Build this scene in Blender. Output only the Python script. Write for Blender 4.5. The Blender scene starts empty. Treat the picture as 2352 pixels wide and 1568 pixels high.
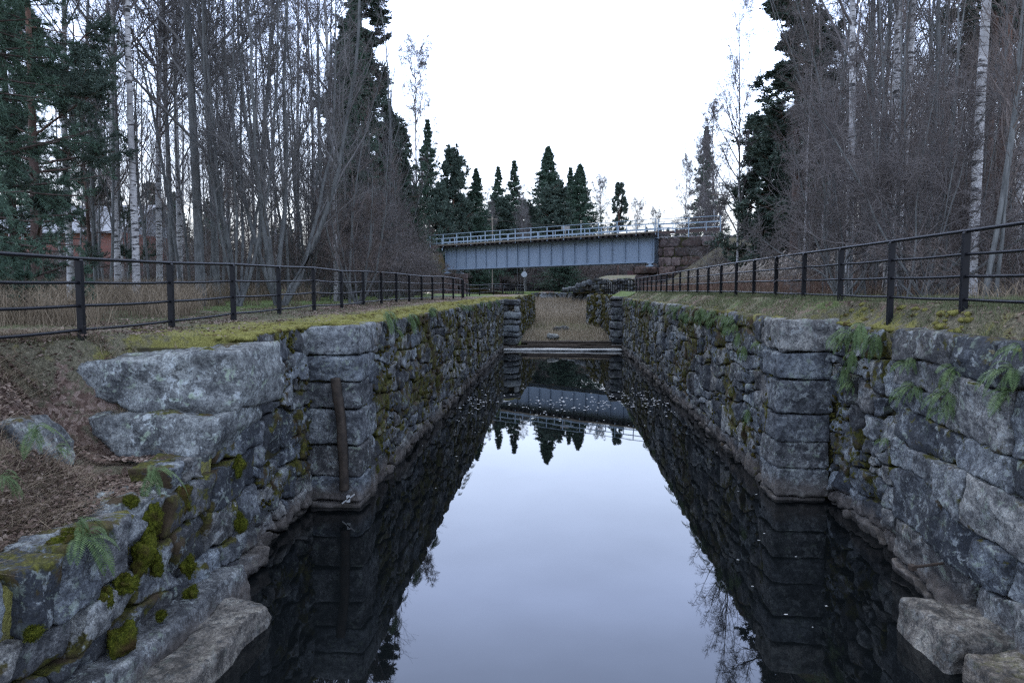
import bpy, math, random
import numpy as np
from math import radians, sin, cos, pi
random.seed(5)
RNG = np.random.default_rng(11)
S = bpy.context.scene
COL = S.collection

# ------------------------------------------------------------------ camera
CAM_Z = 3.91
YAW, PITCH = radians(4.12), radians(4.38)
cd = bpy.data.cameras.new('camera'); cam = bpy.data.objects.new('camera', cd); COL.objects.link(cam)
cam.location = (0, 0, CAM_Z); cam.rotation_euler = (pi/2 - PITCH, 0, YAW)
cd.lens = 24; cd.sensor_width = 36; cd.clip_start = 0.05; cd.clip_end = 3000
S.camera = cam

# ------------------------------------------------------------------ sky and sun (bright overcast, brightest low over the far end of the lock)
SUN_EL, SUN_AZ = radians(56), radians(-25)
W_ = bpy.data.worlds.new('World'); S.world = W_; W_.use_nodes = True
nt = W_.node_tree; nt.nodes.clear()
def wn(t, **k):
    n = nt.nodes.new(t)
    for a, b in k.items(): setattr(n, a, b)
    return n
wo = wn('ShaderNodeOutputWorld'); bg = wn('ShaderNodeBackground'); bg2 = wn('ShaderNodeBackground'); add = wn('ShaderNodeAddShader')
sky = wn('ShaderNodeTexSky', sky_type='NISHITA'); sky.sun_disc = False; sky.sun_elevation = SUN_EL; sky.sun_rotation = SUN_AZ
nt.links.new(sky.outputs[0], bg.inputs[0]); bg.inputs[1].default_value = 0.05
tc = wn('ShaderNodeTexCoord'); sx = wn('ShaderNodeSeparateXYZ'); nt.links.new(tc.outputs['Generated'], sx.inputs[0])
rp = wn('ShaderNodeValToRGB'); nt.links.new(sx.outputs['Z'], rp.inputs[0])
e = rp.color_ramp.elements
e[0].position = 0.0; e[0].color = (.82, .83, .86, 1)
e[1].position = 1.0; e[1].color = (.76, .84, .98, 1)
for p_, c_ in ((.10, (1.0, 1.04, 1.12)), (.22, (1.7, 2.0, 2.6)), (.42, (1.9, 2.35, 3.6)), (.53, (1.75, 2.2, 3.4)), (.70, (1.35, 1.48, 1.72))):
    q = e.new(p_); q.color = (*c_, 1)
nz = wn('ShaderNodeTexNoise'); nz.inputs['Scale'].default_value = 2.2; nz.inputs['Detail'].default_value = 5; nz.inputs['Roughness'].default_value = .5
mp = wn('ShaderNodeMapping'); mp.inputs['Scale'].default_value = (1, 1, 3.0)
nt.links.new(tc.outputs['Generated'], mp.inputs[0]); nt.links.new(mp.outputs[0], nz.inputs[0])
mr = wn('ShaderNodeMapRange'); mr.inputs['From Min'].default_value = .3; mr.inputs['From Max'].default_value = .7; mr.inputs['To Min'].default_value = .82; mr.inputs['To Max'].default_value = 1.15
nt.links.new(nz.outputs[0], mr.inputs[0])
# brighter ahead (towards the hidden sun) than behind
az = wn('ShaderNodeMapRange'); az.inputs['From Min'].default_value = -.6; az.inputs['From Max'].default_value = .9; az.inputs['To Min'].default_value = .85; az.inputs['To Max'].default_value = 1.0
nt.links.new(sx.outputs['Y'], az.inputs[0])
m1 = wn('ShaderNodeMath', operation='MULTIPLY'); nt.links.new(mr.outputs[0], m1.inputs[0]); nt.links.new(az.outputs[0], m1.inputs[1])
m2 = wn('ShaderNodeMath', operation='MULTIPLY'); m2.inputs[1].default_value = 1.3; nt.links.new(m1.outputs[0], m2.inputs[0])
nt.links.new(rp.outputs[0], bg2.inputs[0]); nt.links.new(m2.outputs[0], bg2.inputs[1])
nt.links.new(bg.outputs[0], add.inputs[0]); nt.links.new(bg2.outputs[0], add.inputs[1]); nt.links.new(add.outputs[0], wo.inputs[0])
SKY_GAIN = m2

sl = bpy.data.lights.new('sun', 'SUN'); sl.energy = 0.7; sl.angle = radians(20); sl.color = (1, .97, .93)
so = bpy.data.objects.new('sun', sl); COL.objects.link(so)
so.rotation_euler = (pi/2 - SUN_EL, 0, pi - SUN_AZ)
S.view_settings.view_transform = 'Standard'; S.view_settings.look = 'None'; S.view_settings.exposure = 0.0; S.view_settings.gamma = 1
S.render.engine = 'CYCLES'
S.cycles.max_bounces = 6; S.cycles.diffuse_bounces = 3; S.cycles.glossy_bounces = 3; S.cycles.transparent_max_bounces = 8
S.cycles.use_denoising = False; S.cycles.filter_width = 1.35; S.cycles.sample_clamp_indirect = 4

# ------------------------------------------------------------------ pixel (2352 x 1568 reading of the photo) -> place
def ray(px, py):
    a = ((px-1176)/1568, 1.0, -(py-784)/1568)
    c, s = cos(-PITCH), sin(-PITCH); a = (a[0], a[1]*c-a[2]*s, a[1]*s+a[2]*c)
    c, s = cos(YAW), sin(YAW); return np.array([a[0]*c-a[1]*s, a[0]*s+a[1]*c, a[2]])
O_ = np.array([0, 0, CAM_Z])
def onZ(px, py, z): d = ray(px, py); return O_ + d*((z-CAM_Z)/d[2])
def onY(px, py, Y): d = ray(px, py); return O_ + d*(Y/d[1])
def onX(px, py, X): d = ray(px, py); return O_ + d*(X/d[0])

# ------------------------------------------------------------------ small helpers
def tag(o, label=None, cat=None, group=None, kind=None):
    if label: o['label'] = label
    if cat: o['category'] = cat
    if group: o['group'] = group
    if kind: o['kind'] = kind
    return o
def empty(name, loc=(0, 0, 0), rz=0):
    o = bpy.data.objects.new(name, None); COL.objects.link(o); o.location = loc; o.rotation_euler = (0, 0, rz); o.empty_display_size = .2
    return o
def mkmesh(name, V, F, mat=None, smooth=True, attr=None):
    """V (n,3); F = list of int arrays, each (m,k)"""
    me = bpy.data.meshes.new(name)
    V = np.asarray(V, dtype=np.float32)
    if not isinstance(F, (list, tuple)): F = [F]
    F = [np.asarray(f, dtype=np.int32) for f in F if len(f)]
    nl = sum(f.size for f in F); npoly = sum(len(f) for f in F)
    me.vertices.add(len(V)); me.vertices.foreach_set('co', V.ravel())
    me.loops.add(nl); me.polygons.add(npoly)
    me.loops.foreach_set('vertex_index', np.concatenate([f.ravel() for f in F]))
    st = []; tot = []; p = 0
    for f in F:
        k = f.shape[1]; st.append(np.arange(len(f), dtype=np.int32)*k+p); tot.append(np.full(len(f), k, np.int32)); p += f.size
    me.polygons.foreach_set('loop_start', np.concatenate(st)); me.polygons.foreach_set('loop_total', np.concatenate(tot))
    me.polygons.foreach_set('use_smooth', np.full(npoly, smooth))
    me.update(calc_edges=True); me.validate()
    if attr is not None:
        a = me.attributes.new('tone', 'FLOAT_COLOR', 'POINT')
        c = np.ones((len(V), 4), np.float32); c[:, :attr.shape[1]] = attr
        a.data.foreach_set('color', c.ravel())
    if mat: me.materials.append(mat)
    return me
def ob(name, me, parent=None, loc=None, rz=None):
    o = bpy.data.objects.new(name, me); COL.objects.link(o)
    if parent: o.parent = parent
    if loc is not None: o.location = loc
    if rz is not None: o.rotation_euler = (0, 0, rz)
    return o
class MB:
    def __init__(s): s.V = []; s.F4 = []; s.F3 = []; s.A = []; s.n = 0
    def add(s, V, F, A=None):
        V = np.asarray(V, float); F = np.asarray(F, int)
        if len(F):
            (s.F4 if F.shape[1] == 4 else s.F3).append(F + s.n)
        s.V.append(V); s.n += len(V)
        s.A.append(np.zeros((len(V), 3)) if A is None else A)
    def more(s, F, base):
        F = np.asarray(F, int); (s.F4 if F.shape[1] == 4 else s.F3).append(F + base)
    def box(s, x0, x1, y0, y1, z0, z1, M=None):
        V = np.array([[x, y, z] for z in (z0, z1) for y in (y0, y1) for x in (x0, x1)], float)
        if M is not None: V = V @ np.array(M[0]).T + np.array(M[1])
        s.add(V, [[0, 2, 3, 1], [4, 5, 7, 6], [0, 1, 5, 4], [2, 6, 7, 3], [0, 4, 6, 2], [1, 3, 7, 5]])
    def mesh(s, name, mat, smooth=False, attr=False):
        F = []
        if s.F4: F.append(np.concatenate(s.F4))
        if s.F3: F.append(np.concatenate(s.F3))
        return mkmesh(name, np.concatenate(s.V), F, mat, smooth, np.concatenate(s.A) if attr else None)
def frame_along(p, q):
    """rotation with local x from p to q, z up; origin p"""
    p = np.array(p, float); q = np.array(q, float); x = q-p; L = np.linalg.norm(x); x /= L
    y = np.cross((0, 0, 1), x); y /= np.linalg.norm(y); z = np.cross(x, y)
    return (np.stack([x, y, z], 1), p), L

# value noise
def _h(ix, iy, iz, sd):
    with np.errstate(over='ignore'):
        n = (ix.astype(np.int64)*374761393 + iy.astype(np.int64)*668265263 + iz.astype(np.int64)*2147483647 + sd*974711) & 0xffffffff
        n = ((n ^ (n >> 13))*1274126177) & 0xffffffff
        n = (n ^ (n >> 16)) & 0xffff
    return n/32767.5 - 1
def vnoise(P, sd=0):
    P = np.asarray(P, float); i = np.floor(P); f = P-i; i = i.astype(np.int64); f = f*f*(3-2*f)
    r = 0
    for dx in (0, 1):
        wx = f[..., 0] if dx else 1-f[..., 0]
        for dy in (0, 1):
            wy = f[..., 1] if dy else 1-f[..., 1]
            for dz in (0, 1):
                wz = f[..., 2] if dz else 1-f[..., 2]
                r = r + wx*wy*wz*_h(i[..., 0]+dx, i[..., 1]+dy, i[..., 2]+dz, sd)
    return r
def fbm(P, o=4, sd=0, g=.5):
    r = 0; a = 1; P = np.asarray(P, float)
    for k in range(o): r = r + a*vnoise(P*(2**k)+k*17.3, sd+k); a *= g
    return r
def sstep(a, b, x): t = np.clip((x-a)/(b-a), 0, 1); return t*t*(3-2*t)

# ------------------------------------------------------------------ materials
def mat_new(name):
    m = bpy.data.materials.new(name); m.use_nodes = True; t = m.node_tree; t.nodes.clear()
    o = t.nodes.new('ShaderNodeOutputMaterial'); b = t.nodes.new('ShaderNodeBsdfPrincipled'); t.links.new(b.outputs[0], o.inputs[0])
    return m, t, b
def N(t, ty, ins=None, **k):
    n = t.nodes.new(ty)
    for a, b in k.items(): setattr(n, a, b)
    for a, b in (ins or {}).items():
        if isinstance(b, bpy.types.NodeSocket): t.links.new(b, n.inputs[a])
        else: n.inputs[a].default_value = b
    return n
def noise(t, vec, scale, detail=4, rough=.55, dist=0.0):
    return N(t, 'ShaderNodeTexNoise', {'Vector': vec, 'Scale': scale, 'Detail': detail, 'Roughness': rough, 'Distortion': dist}).outputs[0]
def ramp(t, fac, stops, interp='LINEAR'):
    r = N(t, 'ShaderNodeValToRGB', {0: fac}); e = r.color_ramp.elements; r.color_ramp.interpolation = interp
    e[0].position, e[0].color = stops[0][0], (*stops[0][1], 1); e[1].position, e[1].color = stops[-1][0], (*stops[-1][1], 1)
    for p, c in stops[1:-1]: q = e.new(p); q.color = (*c, 1)
    return r.outputs[0]
def stepr(t, fac, a, b, lo=0.0, hi=1.0):
    return N(t, 'ShaderNodeMapRange', {0: fac, 1: a, 2: b, 3: lo, 4: hi}).outputs[0]
def mix(t, fac, a, b, mode='MIX'):
    n = N(t, 'ShaderNodeMix', data_type='RGBA', blend_type=mode)
    for idx, v in ((0, fac), (6, a), (7, b)):
        if isinstance(v, bpy.types.NodeSocket): t.links.new(v, n.inputs[idx])
        else: n.inputs[idx].default_value = v if idx == 0 else (*v, 1)
    return n.outputs[2]
def math_(t, op, a, b=0.0):
    return N(t, 'ShaderNodeMath', {0: a, 1: b}, operation=op).outputs[0]
def bump(t, b, h, strength=.4, dist=.02):
    n = N(t, 'ShaderNodeBump', {'Strength': strength, 'Distance': dist, 'Height': h}); t.links.new(n.outputs[0], b.inputs['Normal'])
def coords(t): return N(t, 'ShaderNodeTexCoord').outputs['Object']
def simple(name, c, rough=.7, var=.25, scale=8, c2=None, metal=0, bs=.2, bd=.01, spec=.3):
    m, t, b = mat_new(name); v = coords(t); n = noise(t, v, scale)
    c2 = c2 or tuple(x*(1-var) for x in c); hi = tuple(min(1, x*(1+var)) for x in c) if c2 is None else c
    t.links.new(mix(t, stepr(t, n, .35, .65), c2, hi), b.inputs['Base Color'])
    b.inputs['Roughness'].default_value = rough; b.inputs['Metallic'].default_value = metal; b.inputs['Specular IOR Level'].default_value = spec
    if bs: bump(t, b, noise(t, v, scale*6, 3), bs, bd)
    return m

def mat_stone(name, dark=(.035, .038, .042), mid=(.105, .112, .118), light=(.235, .25, .25), lichen=.5, moss=1.0, tan=1.0, fs=1.0):
    m, t, b = mat_new(name); v = coords(t)
    at = N(t, 'ShaderNodeAttribute', attribute_name='tone'); sp = N(t, 'ShaderNodeSeparateColor', {0: at.outputs['Color']})
    rnd, mo, edge = sp.outputs[0], sp.outputs[1], sp.outputs[2]
    n1 = noise(t, v, 2.6*fs, 6, .62); n2 = noise(t, v, 48*fs, 3, .7); n3 = noise(t, v, 9*fs, 6, .68, .6)
    f = math_(t, 'ADD', math_(t, 'MULTIPLY', math_(t, 'SUBTRACT', n1, .15), 1.1), math_(t, 'MULTIPLY', math_(t, 'SUBTRACT', rnd, .5), .46))
    f = math_(t, 'ADD', f, math_(t, 'MULTIPLY', math_(t, 'SUBTRACT', n3, .5), 1.1))
    c = ramp(t, f, [(.25, dark), (.47, mid), (.72, light)])
    c = mix(t, .6, c, ramp(t, n2, [(.34, (.3, .3, .32)), (.5, (.95, .95, .95)), (.66, (1.9, 1.88, 1.8))]), 'MULTIPLY')
    c = mix(t, .9, c, ramp(t, math_(t, 'FRACT', math_(t, 'MULTIPLY', rnd, 7.3)), [(0, (.78, .84, .92)), (.5, (1, 1, 1)), (1, (1.16, 1.05, .93))]), 'MULTIPLY')
    # pale crustose lichen patches, some greenish
    lm = math_(t, 'MULTIPLY', stepr(t, noise(t, v, 8.5*fs, 8, .68, .3), .535, .565), stepr(t, noise(t, v, 1.7*fs, 3, .6), .43, .55))
    lm = math_(t, 'MULTIPLY', lm, lichen)
    lc = mix(t, stepr(t, noise(t, v, 5, 2), .45, .6), (.34, .37, .37), (.22, .27, .20))
    c = mix(t, lm, c, lc)
    l2 = math_(t, 'MULTIPLY', stepr(t, noise(t, v, 26*fs, 4, .7), .60, .66), stepr(t, noise(t, v, 3.3*fs, 3), .46, .6))
    c = mix(t, math_(t, 'MULTIPLY', l2, lichen), c, (.40, .42, .40))
    dk = math_(t, 'MULTIPLY', stepr(t, noise(t, v, 13*fs, 6, .75), .53, .62), .8)
    c = mix(t, dk, c, (.028, .03, .032))
    # washed zone at the waterline
    z = N(t, 'ShaderNodeSeparateXYZ', {0: v}).outputs['Z']
    zz = math_(t, 'ADD', z, math_(t, 'MULTIPLY', math_(t, 'SUBTRACT', n1, .5), .5))
    c = mix(t, stepr(t, zz, .45, .22, 0, .8*tan), c, mix(t, stepr(t, n3, .3, .7), (.05, .044, .038), (.14, .118, .10)))
    c = mix(t, stepr(t, zz, .12, .02, 0, .8*tan), c, (.022, .02, .017))
    # moss
    nm = noise(t, v, 7, 5, .65)
    mk = stepr(t, math_(t, 'ADD', math_(t, 'MULTIPLY', mo, 1.0), math_(t, 'MULTIPLY', math_(t, 'SUBTRACT', nm, .5), 1.5)), .56, .70)
    mk = math_(t, 'MULTIPLY', mk, moss)
    mc = ramp(t, noise(t, v, 30, 3, .7), [(.3, (.018, .02, .006)), (.5, (.05, .05, .010)), (.72, (.12, .115, .018))])
    mc = mix(t, stepr(t, noise(t, v, 3.1, 2), .45, .62), mc, (.045, .032, .018))
    c = mix(t, mk, c, mc)
    t.links.new(c, b.inputs['Base Color']); b.inputs['Roughness'].default_value = .88; b.inputs['Specular IOR Level'].default_value = .25
    h = math_(t, 'ADD', math_(t, 'MULTIPLY', n3, 1.0), math_(t, 'MULTIPLY', noise(t, v, 60*fs, 4, .75), .45))
    bump(t, b, h, .9, .018)
    return m
M_STONE = mat_stone('granite masonry')
M_ROCK = mat_stone('granite boulder', dark=(.04, .044, .047), mid=(.108, .114, .114), light=(.235, .25, .243), lichen=.9, moss=1, tan=1)
M_LEDGE = mat_stone('washed granite', dark=(.05, .046, .04), mid=(.14, .126, .108), light=(.27, .25, .21), lichen=.15, moss=.5, tan=.0)
M_BROWN = mat_stone('brown granite', dark=(.05, .035, .03), mid=(.11, .08, .072), light=(.19, .145, .13), lichen=.15, moss=.2, tan=0, fs=.5)
M_BACK = simple('dark joint earth', (.018, .016, .010), .95, scale=5, c2=(.04, .038, .012))

def mat_moss(name, a, bcol, c3):
    m, t, b = mat_new(name); v = coords(t)
    c = ramp(t, noise(t, v, 45, 4, .75), [(.32, a), (.5, bcol), (.7, c3)])
    c = mix(t, stepr(t, noise(t, v, 4, 3), .5, .68), c, (.06, .04, .016))
    t.links.new(c, b.inputs['Base Color']); b.inputs['Roughness'].default_value = 1; b.inputs['Specular IOR Level'].default_value = .1
    bump(t, b, noise(t, v, 120, 3, .8), 1, .02); return m
M_MOSS = mat_moss('cushion moss', (.02, .028, .005), (.075, .085, .010), (.17, .17, .022))
M_WALLMOSS = mat_moss('dull wall moss', (.012, .013, .005), (.045, .043, .010), (.11, .10, .016))

def mat_ground():
    m, t, b = mat_new('mossy leaf strewn ground'); v = coords(t)
    at = N(t, 'ShaderNodeAttribute', attribute_name='tone'); sp = N(t, 'ShaderNodeSeparateColor', {0: at.outputs['Color']})
    moss, litter, green = sp.outputs[0], sp.outputs[1], sp.outputs[2]
    n1 = noise(t, v, 3, 6, .65); n2 = noise(t, v, 28, 4, .7); n3 = noise(t, v, .9, 4, .6)
    c = ramp(t, n2, [(.3, (.06, .052, .036)), (.5, (.13, .12, .08)), (.7, (.24, .21, .15))])           # dry grass and soil
    gr = ramp(t, n2, [(.3, (.05, .07, .022)), (.5, (.10, .14, .045)), (.72, (.17, .21, .08))])
    c = mix(t, stepr(t, math_(t, 'ADD', green, math_(t, 'SUBTRACT', n3, .5)), .35, .75), c, gr)
    mo = ramp(t, noise(t, v, 40, 4, .7), [(.3, (.08, .075, .025)), (.5, (.18, .17, .05)), (.7, (.29, .275, .09))])
    c = mix(t, stepr(t, math_(t, 'ADD', moss, math_(t, 'MULTIPLY', math_(t, 'SUBTRACT', n1, .5), 1.8)), .42, .62), c, mo)
    li = ramp(t, N(t, 'ShaderNodeTexVoronoi', {'Vector': v, 'Scale': 22.0}).outputs['Color'], [(.1, (.07, .045, .035)), (.45, (.16, .11, .088)), (.8, (.28, .21, .175))])
    c = mix(t, stepr(t, math_(t, 'ADD', litter, math_(t, 'MULTIPLY', math_(t, 'SUBTRACT', noise(t, v, 6, 5, .7), .5), 1.6)), .5, .66), c, li)
    t.links.new(c, b.inputs['Base Color']); b.inputs['Roughness'].default_value = .95; b.inputs['Specular IOR Level'].default_value = .15
    bump(t, b, math_(t, 'ADD', n2, math_(t, 'MULTIPLY', noise(t, v, 90, 3, .8), .6)), 1, .03); return m
M_GROUND = mat_ground()

def mat_leafy(name, cols, rough=.8, scale=3, rand=True):
    m, t, b = mat_new(name); v = N(t, 'ShaderNodeNewGeometry').outputs['Position']
    f = noise(t, v, scale, 3, .6)
    if rand:
        f = math_(t, 'ADD', math_(t, 'MULTIPLY', f, .6), math_(t, 'MULTIPLY', N(t, 'ShaderNodeNewGeometry').outputs['Random Per Island'], .4))
    c = ramp(t, f, [(.25, cols[0]), (.5, cols[1]), (.75, cols[2])])
    t.links.new(c, b.inputs['Base Color']); b.inputs['Roughness'].default_value = rough; b.inputs['Specular IOR Level'].default_value = .2
    return m
M_NEEDLE = mat_leafy('spruce needles', [(.034, .058, .044), (.058, .096, .066), (.09, .14, .095)], scale=.8)
M_NEEDLE_P = mat_leafy('pine needles', [(.04, .06, .05), (.07, .10, .078), (.11, .145, .11)], scale=.7)
M_FERN = mat_leafy('fern fronds', [(.03, .056, .018), (.06, .098, .034), (.105, .15, .058)], rough=.6, scale=5)
M_DRY = mat_leafy('dry grass', [(.10, .075, .05), (.18, .14, .095), (.28, .225, .16)], scale=1.2)
M_STRAW = mat_leafy('straw', [(.20, .16, .11), (.32, .265, .19), (.45, .38, .29)], scale=.6)
M_GRASS = mat_leafy('short grass', [(.05, .065, .03), (.10, .115, .055), (.17, .165, .09)], scale=1.5)
M_LEAF = mat_leafy('fallen leaves', [(.055, .033, .026), (.12, .082, .064), (.27, .215, .175)], scale=9)
M_REED = mat_leafy('reed plumes', [(.20, .17, .14), (.32, .28, .24), (.42, .38, .33)], scale=2)

def mat_birch():
    m, t, b = mat_new('birch bark'); v = coords(t)
    mpn = N(t, 'ShaderNodeMapping', {'Vector': v, 'Scale': (3.5, 3.5, 14.0)}).outputs[0]
    n = noise(t, mpn, 1.0, 4, .65); big = noise(t, N(t, 'ShaderNodeMapping', {'Vector': v, 'Scale': (2.0, 2.0, 1.4)}).outputs[0], 1, 3)
    c = mix(t, stepr(t, math_(t, 'ADD', n, math_(t, 'MULTIPLY', math_(t, 'SUBTRACT', big, .5), .25)), .52, .60), mix(t, stepr(t, big, .35, .65), (.24, .235, .23), (.50, .49, .48)), (.03, .028, .027))
    z = N(t, 'ShaderNodeSeparateXYZ', {0: v}).outputs['Z']
    hi = stepr(t, z, 9, 15)
    c = mix(t, math_(t, 'MULTIPLY', hi, .75), c, (.20, .165, .15))
    t.links.new(c, b.inputs['Base Color']); b.inputs['Roughness'].default_value = .8; bump(t, b, n, .5, .02); return m
def mat_bark(name, lo, hi_, top=None, h0=4, h1=8):
    m, t, b = mat_new(name); v = coords(t)
    n = noise(t, N(t, 'ShaderNodeMapping', {'Vector': v, 'Scale': (12, 12, 2.5)}).outputs[0], 1, 5, .7)
    c = mix(t, stepr(t, n, .35, .65), lo, hi_)
    if top:
        z = N(t, 'ShaderNodeSeparateXYZ', {0: v}).outputs['Z']; c = mix(t, stepr(t, z, h0, h1), c, mix(t, stepr(t, n, .35, .65), tuple(x*.6 for x in top), top))
    t.links.new(c, b.inputs['Base Color']); b.inputs['Roughness'].default_value = .9; b.inputs['Specular IOR Level'].default_value = .2; bump(t, b, n, .8, .03); return m
M_BIRCH = mat_birch()
M_GREYBARK = mat_bark('grey alder bark', (.06, .063, .062), (.155, .16, .155))
M_PINEBARK = mat_bark('pine bark', (.05, .035, .03), (.13, .09, .075), (.19, .11, .08))
M_SPRUCEBARK = mat_bark('spruce bark', (.04, .03, .027), (.10, .075, .065))
M_TWIG = simple('birch twigs', (.15, .135, .13), .85, scale=2, c2=(.085, .075, .072), bs=0)
M_TWIG2 = simple('grey twigs', (.15, .145, .14), .85, scale=2, c2=(.09, .085, .082), bs=0)
M_TWIG3 = simple('brown twigs', (.15, .125, .112), .85, scale=2, c2=(.085, .068, .06), bs=0)
M_IRON = simple('black painted iron', (.006, .0065, .009), .45, .3, 5, bs=.08, bd=.002, spec=.2)

def mat_steel():
    m, t, b = mat_new('grey blue bridge paint'); v = coords(t)
    st = noise(t, N(t, 'ShaderNodeMapping', {'Vector': v, 'Scale': (3, 3, .35)}).outputs[0], 1, 5, .7)
    c = mix(t, stepr(t, st, .3, .75), (.165, .215, .27), (.20, .25, .305))
    c = mix(t, math_(t, 'MULTIPLY', stepr(t, noise(t, v, 2.2, 6, .75), .62, .74), .35), c, (.10, .12, .14))
    rs_ = noise(t, N(t, 'ShaderNodeMapping', {'Vector': v, 'Scale': (6, 6, .5)}).outputs[0], 1, 6, .8)
    c = mix(t, math_(t, 'MULTIPLY', stepr(t, rs_, .62, .72), .5), c, (.11, .085, .07))
    t.links.new(c, b.inputs['Base Color']); b.inputs['Roughness'].default_value = .55; return m
M_STEEL = mat_steel()
M_STEEL2 = simple('pale railing paint', (.27, .34, .40), .5, .2, 3, bs=0)
M_SLEEPER = simple('tarred timber', (.035, .03, .028), .85, .4, 3)
M_PLANK = simple('weathered plank', (.20, .17, .13), .85, .4, 4)
M_WOOD = simple('wet old timber', (.055, .042, .032), .8, .4, 7, c2=(.025, .02, .016), bs=.5, bd=.01)
M_PALEWOOD = simple('bleached timber', (.42, .43, .42), .7, .2, 5)
M_FOAM = simple('white foam', (.72, .74, .76), .8, .1, 5, bs=0)
M_SIGN = simple('sign back metal', (.38, .41, .44), .5, .1, 4, bs=0)
M_ROOF = simple('galvanised roof sheet', (.36, .37, .39), .55, .2, 2)
M_BALLAST = simple('railway ballast', (.26, .25, .25), .95, .5, 6, c2=(.10, .095, .095), bs=1, bd=.05)
def mat_brick():
    m, t, b = mat_new('red brick'); v = coords(t)
    sv = N(t, 'ShaderNodeSeparateXYZ', {0: v}); cv = N(t, 'ShaderNodeCombineXYZ', {0: math_(t, 'ADD', sv.outputs[0], sv.outputs[1]), 1: sv.outputs[2]}).outputs[0]
    br = N(t, 'ShaderNodeTexBrick', {'Vector': cv, 'Color1': (.30, .09, .06, 1), 'Color2': (.22, .07, .05, 1), 'Mortar': (.2, .17, .15, 1), 'Scale': 1.0, 'Mortar Size': .012, 'Brick Width': .26, 'Row Height': .075})
    t.links.new(mix(t, stepr(t, noise(t, v, 1.5, 4), .4, .7, 0, .5), br.outputs[0], (.10, .05, .04)), b.inputs['Base Color']); b.inputs['Roughness'].default_value = .9; return m
M_BRICK = mat_brick()
M_PANE = simple('dark window glass', (.03, .04, .045), .1, .2, 2, bs=0, spec=.6)
M_FRAME = simple('grey green window paint', (.16, .20, .19), .6, .2, 2, bs=0)

# ------------------------------------------------------------------ terrain height
def emb(X, Y):
    """railway embankment: height contribution along two straight lines from the bridge ends"""
    out = np.full(np.broadcast(X, Y).shape, -9.0)
    for (ax, ay, bx, by, top) in ((-14.2, 77.5, -110, 118, 7.95), (9.6, 64.6, 15, 61.5, 8.25), (15, 61.5, 120, 50, 8.2)):
        dx, dy = bx-ax, by-ay; L = math.hypot(dx, dy); tx, ty = dx/L, dy/L
        u = (X-ax)*tx + (Y-ay)*ty; d = np.hypot((X-ax)-np.clip(u, 0, L)*tx, (Y-ay)-np.clip(u, 0, L)*ty)
        endcap = np.where(u < 0, -u*6, 0) if ax < 0 or ax == 9.6 else 0
        c_ = top - np.maximum(d-2.6, 0)*.62 - endcap
        if ax > 0:
            front = (Y < np.interp(X, [8.9, 12.7, 14.3, 14.6], [63.9, 62.1, 62.8, 0])+.15) | (X < 9.3)
            c_ = np.where(front, np.minimum(c_, 3.7+np.clip(X-13.0, 0, 9)*1.6), c_)
        out = np.maximum(out, c_)
    return out
def ltop(Y):   # top of the ruined near-left wall (steps down towards the camera)
    return np.where(Y > 8.15, 3.16, np.where(Y > 7.55, 2.36, np.where(Y > 7.05, 1.95, 1.76 + .06*np.sin(Y*2))))
def lground(Y): # ground level right behind that wall, set back so that the big blocks stand free
    return np.where(Y > 9.05, 3.2, np.where(Y > 8.0, 2.30, np.where(Y > 7.35, 1.88, 1.66 + .06*np.sin(Y*2))))
def height(X, Y):
    X = np.asarray(X, float); Y = np.asarray(Y, float)
    P = np.stack([X*.45, Y*.45, 0*X], -1)
    n = fbm(P, 4, 3)*.035
    zl = 3.27 + .10*sstep(8, 16, Y) + .06*sstep(16, 30, Y) + .018*np.clip(-X-8, 0, 60) - .14*sstep(9, 6, Y)
    lt = lground(Y); a = np.interp(Y, [4, 6.5, 7.6, 8.12, 8.3, 9.1], [4.5, 4.7, 5.5, 6.15, 5.6, 5.4]); b = np.interp(Y, [4, 6.5, 7.5, 8.12, 8.3, 9.1], [6.7, 6.8, 7.1, 7.4, 6.1, 6.0])
    s = np.clip((-X-a)/(b-a), 0, 1); s = s*.6 + .4*s*s*(3-2*s)
    low = lt + (zl-lt)*s
    zl = np.where(Y < 9.05, np.minimum(low, zl), zl)
    zl = zl + np.where(Y < 8.4, fbm(P*3, 3, 9)*.05*(1-s)*sstep(4.4, 4.9, -X), 0)
    zr = 3.34 + .36*sstep(4.25, 5.0, X) - .45*sstep(6.5, 9.5, X) + .03*np.clip(X-12, 0, 60)
    zr = np.where(Y < 12.8, 3.36 + .33*sstep(4.7, 5.15, X) - .45*sstep(6.5, 9.5, X) + .03*np.clip(X-12, 0, 60), zr)
    z = np.where(X < 0, zl, zr) + n
    z = z + .12*sstep(60, 90, Y)*(Y < 200)
    md = np.hypot((X-9)/9.5, (Y-86)/9.0)                                    # mound behind the upper retaining wall
    z = np.where(Y > 77.5, np.maximum(z, 3.4 + 1.75*np.clip(1.35-md, 0, 1)*1.25*sstep(2.2, 5.0, X)), z)
    z = np.maximum(z, emb(X, Y) + fbm(P*1.3, 3, 5)*.12)
    return z
def hz(x, y): return float(height(np.array([x]), np.array([y]))[0])

def ledge_l(Y):
    if Y < 9.2: return -4.26
    if Y < 11.97: return -4.52
    if Y < 44.7: return -3.72 - .1*(Y-11.8)/32
    if Y < 60.0: return -2.82 + .45*(Y-44.7)/16
    if Y < 86.0: return -14.0
    return -.05
def ledge_r(Y):
    if Y < 9.7: return 4.66
    if Y < 12.97: return 4.98
    if Y < 44.8: return 4.10 - .15*(Y-12.8)/31
    if Y < 54: return 3.28
    if Y < 59: return 3.28 - 1.15*(Y-54)/5
    if Y < 77.6: return 9.0
    if Y < 86.0: return 1.3 + (86-Y)*0
    return .05

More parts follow.
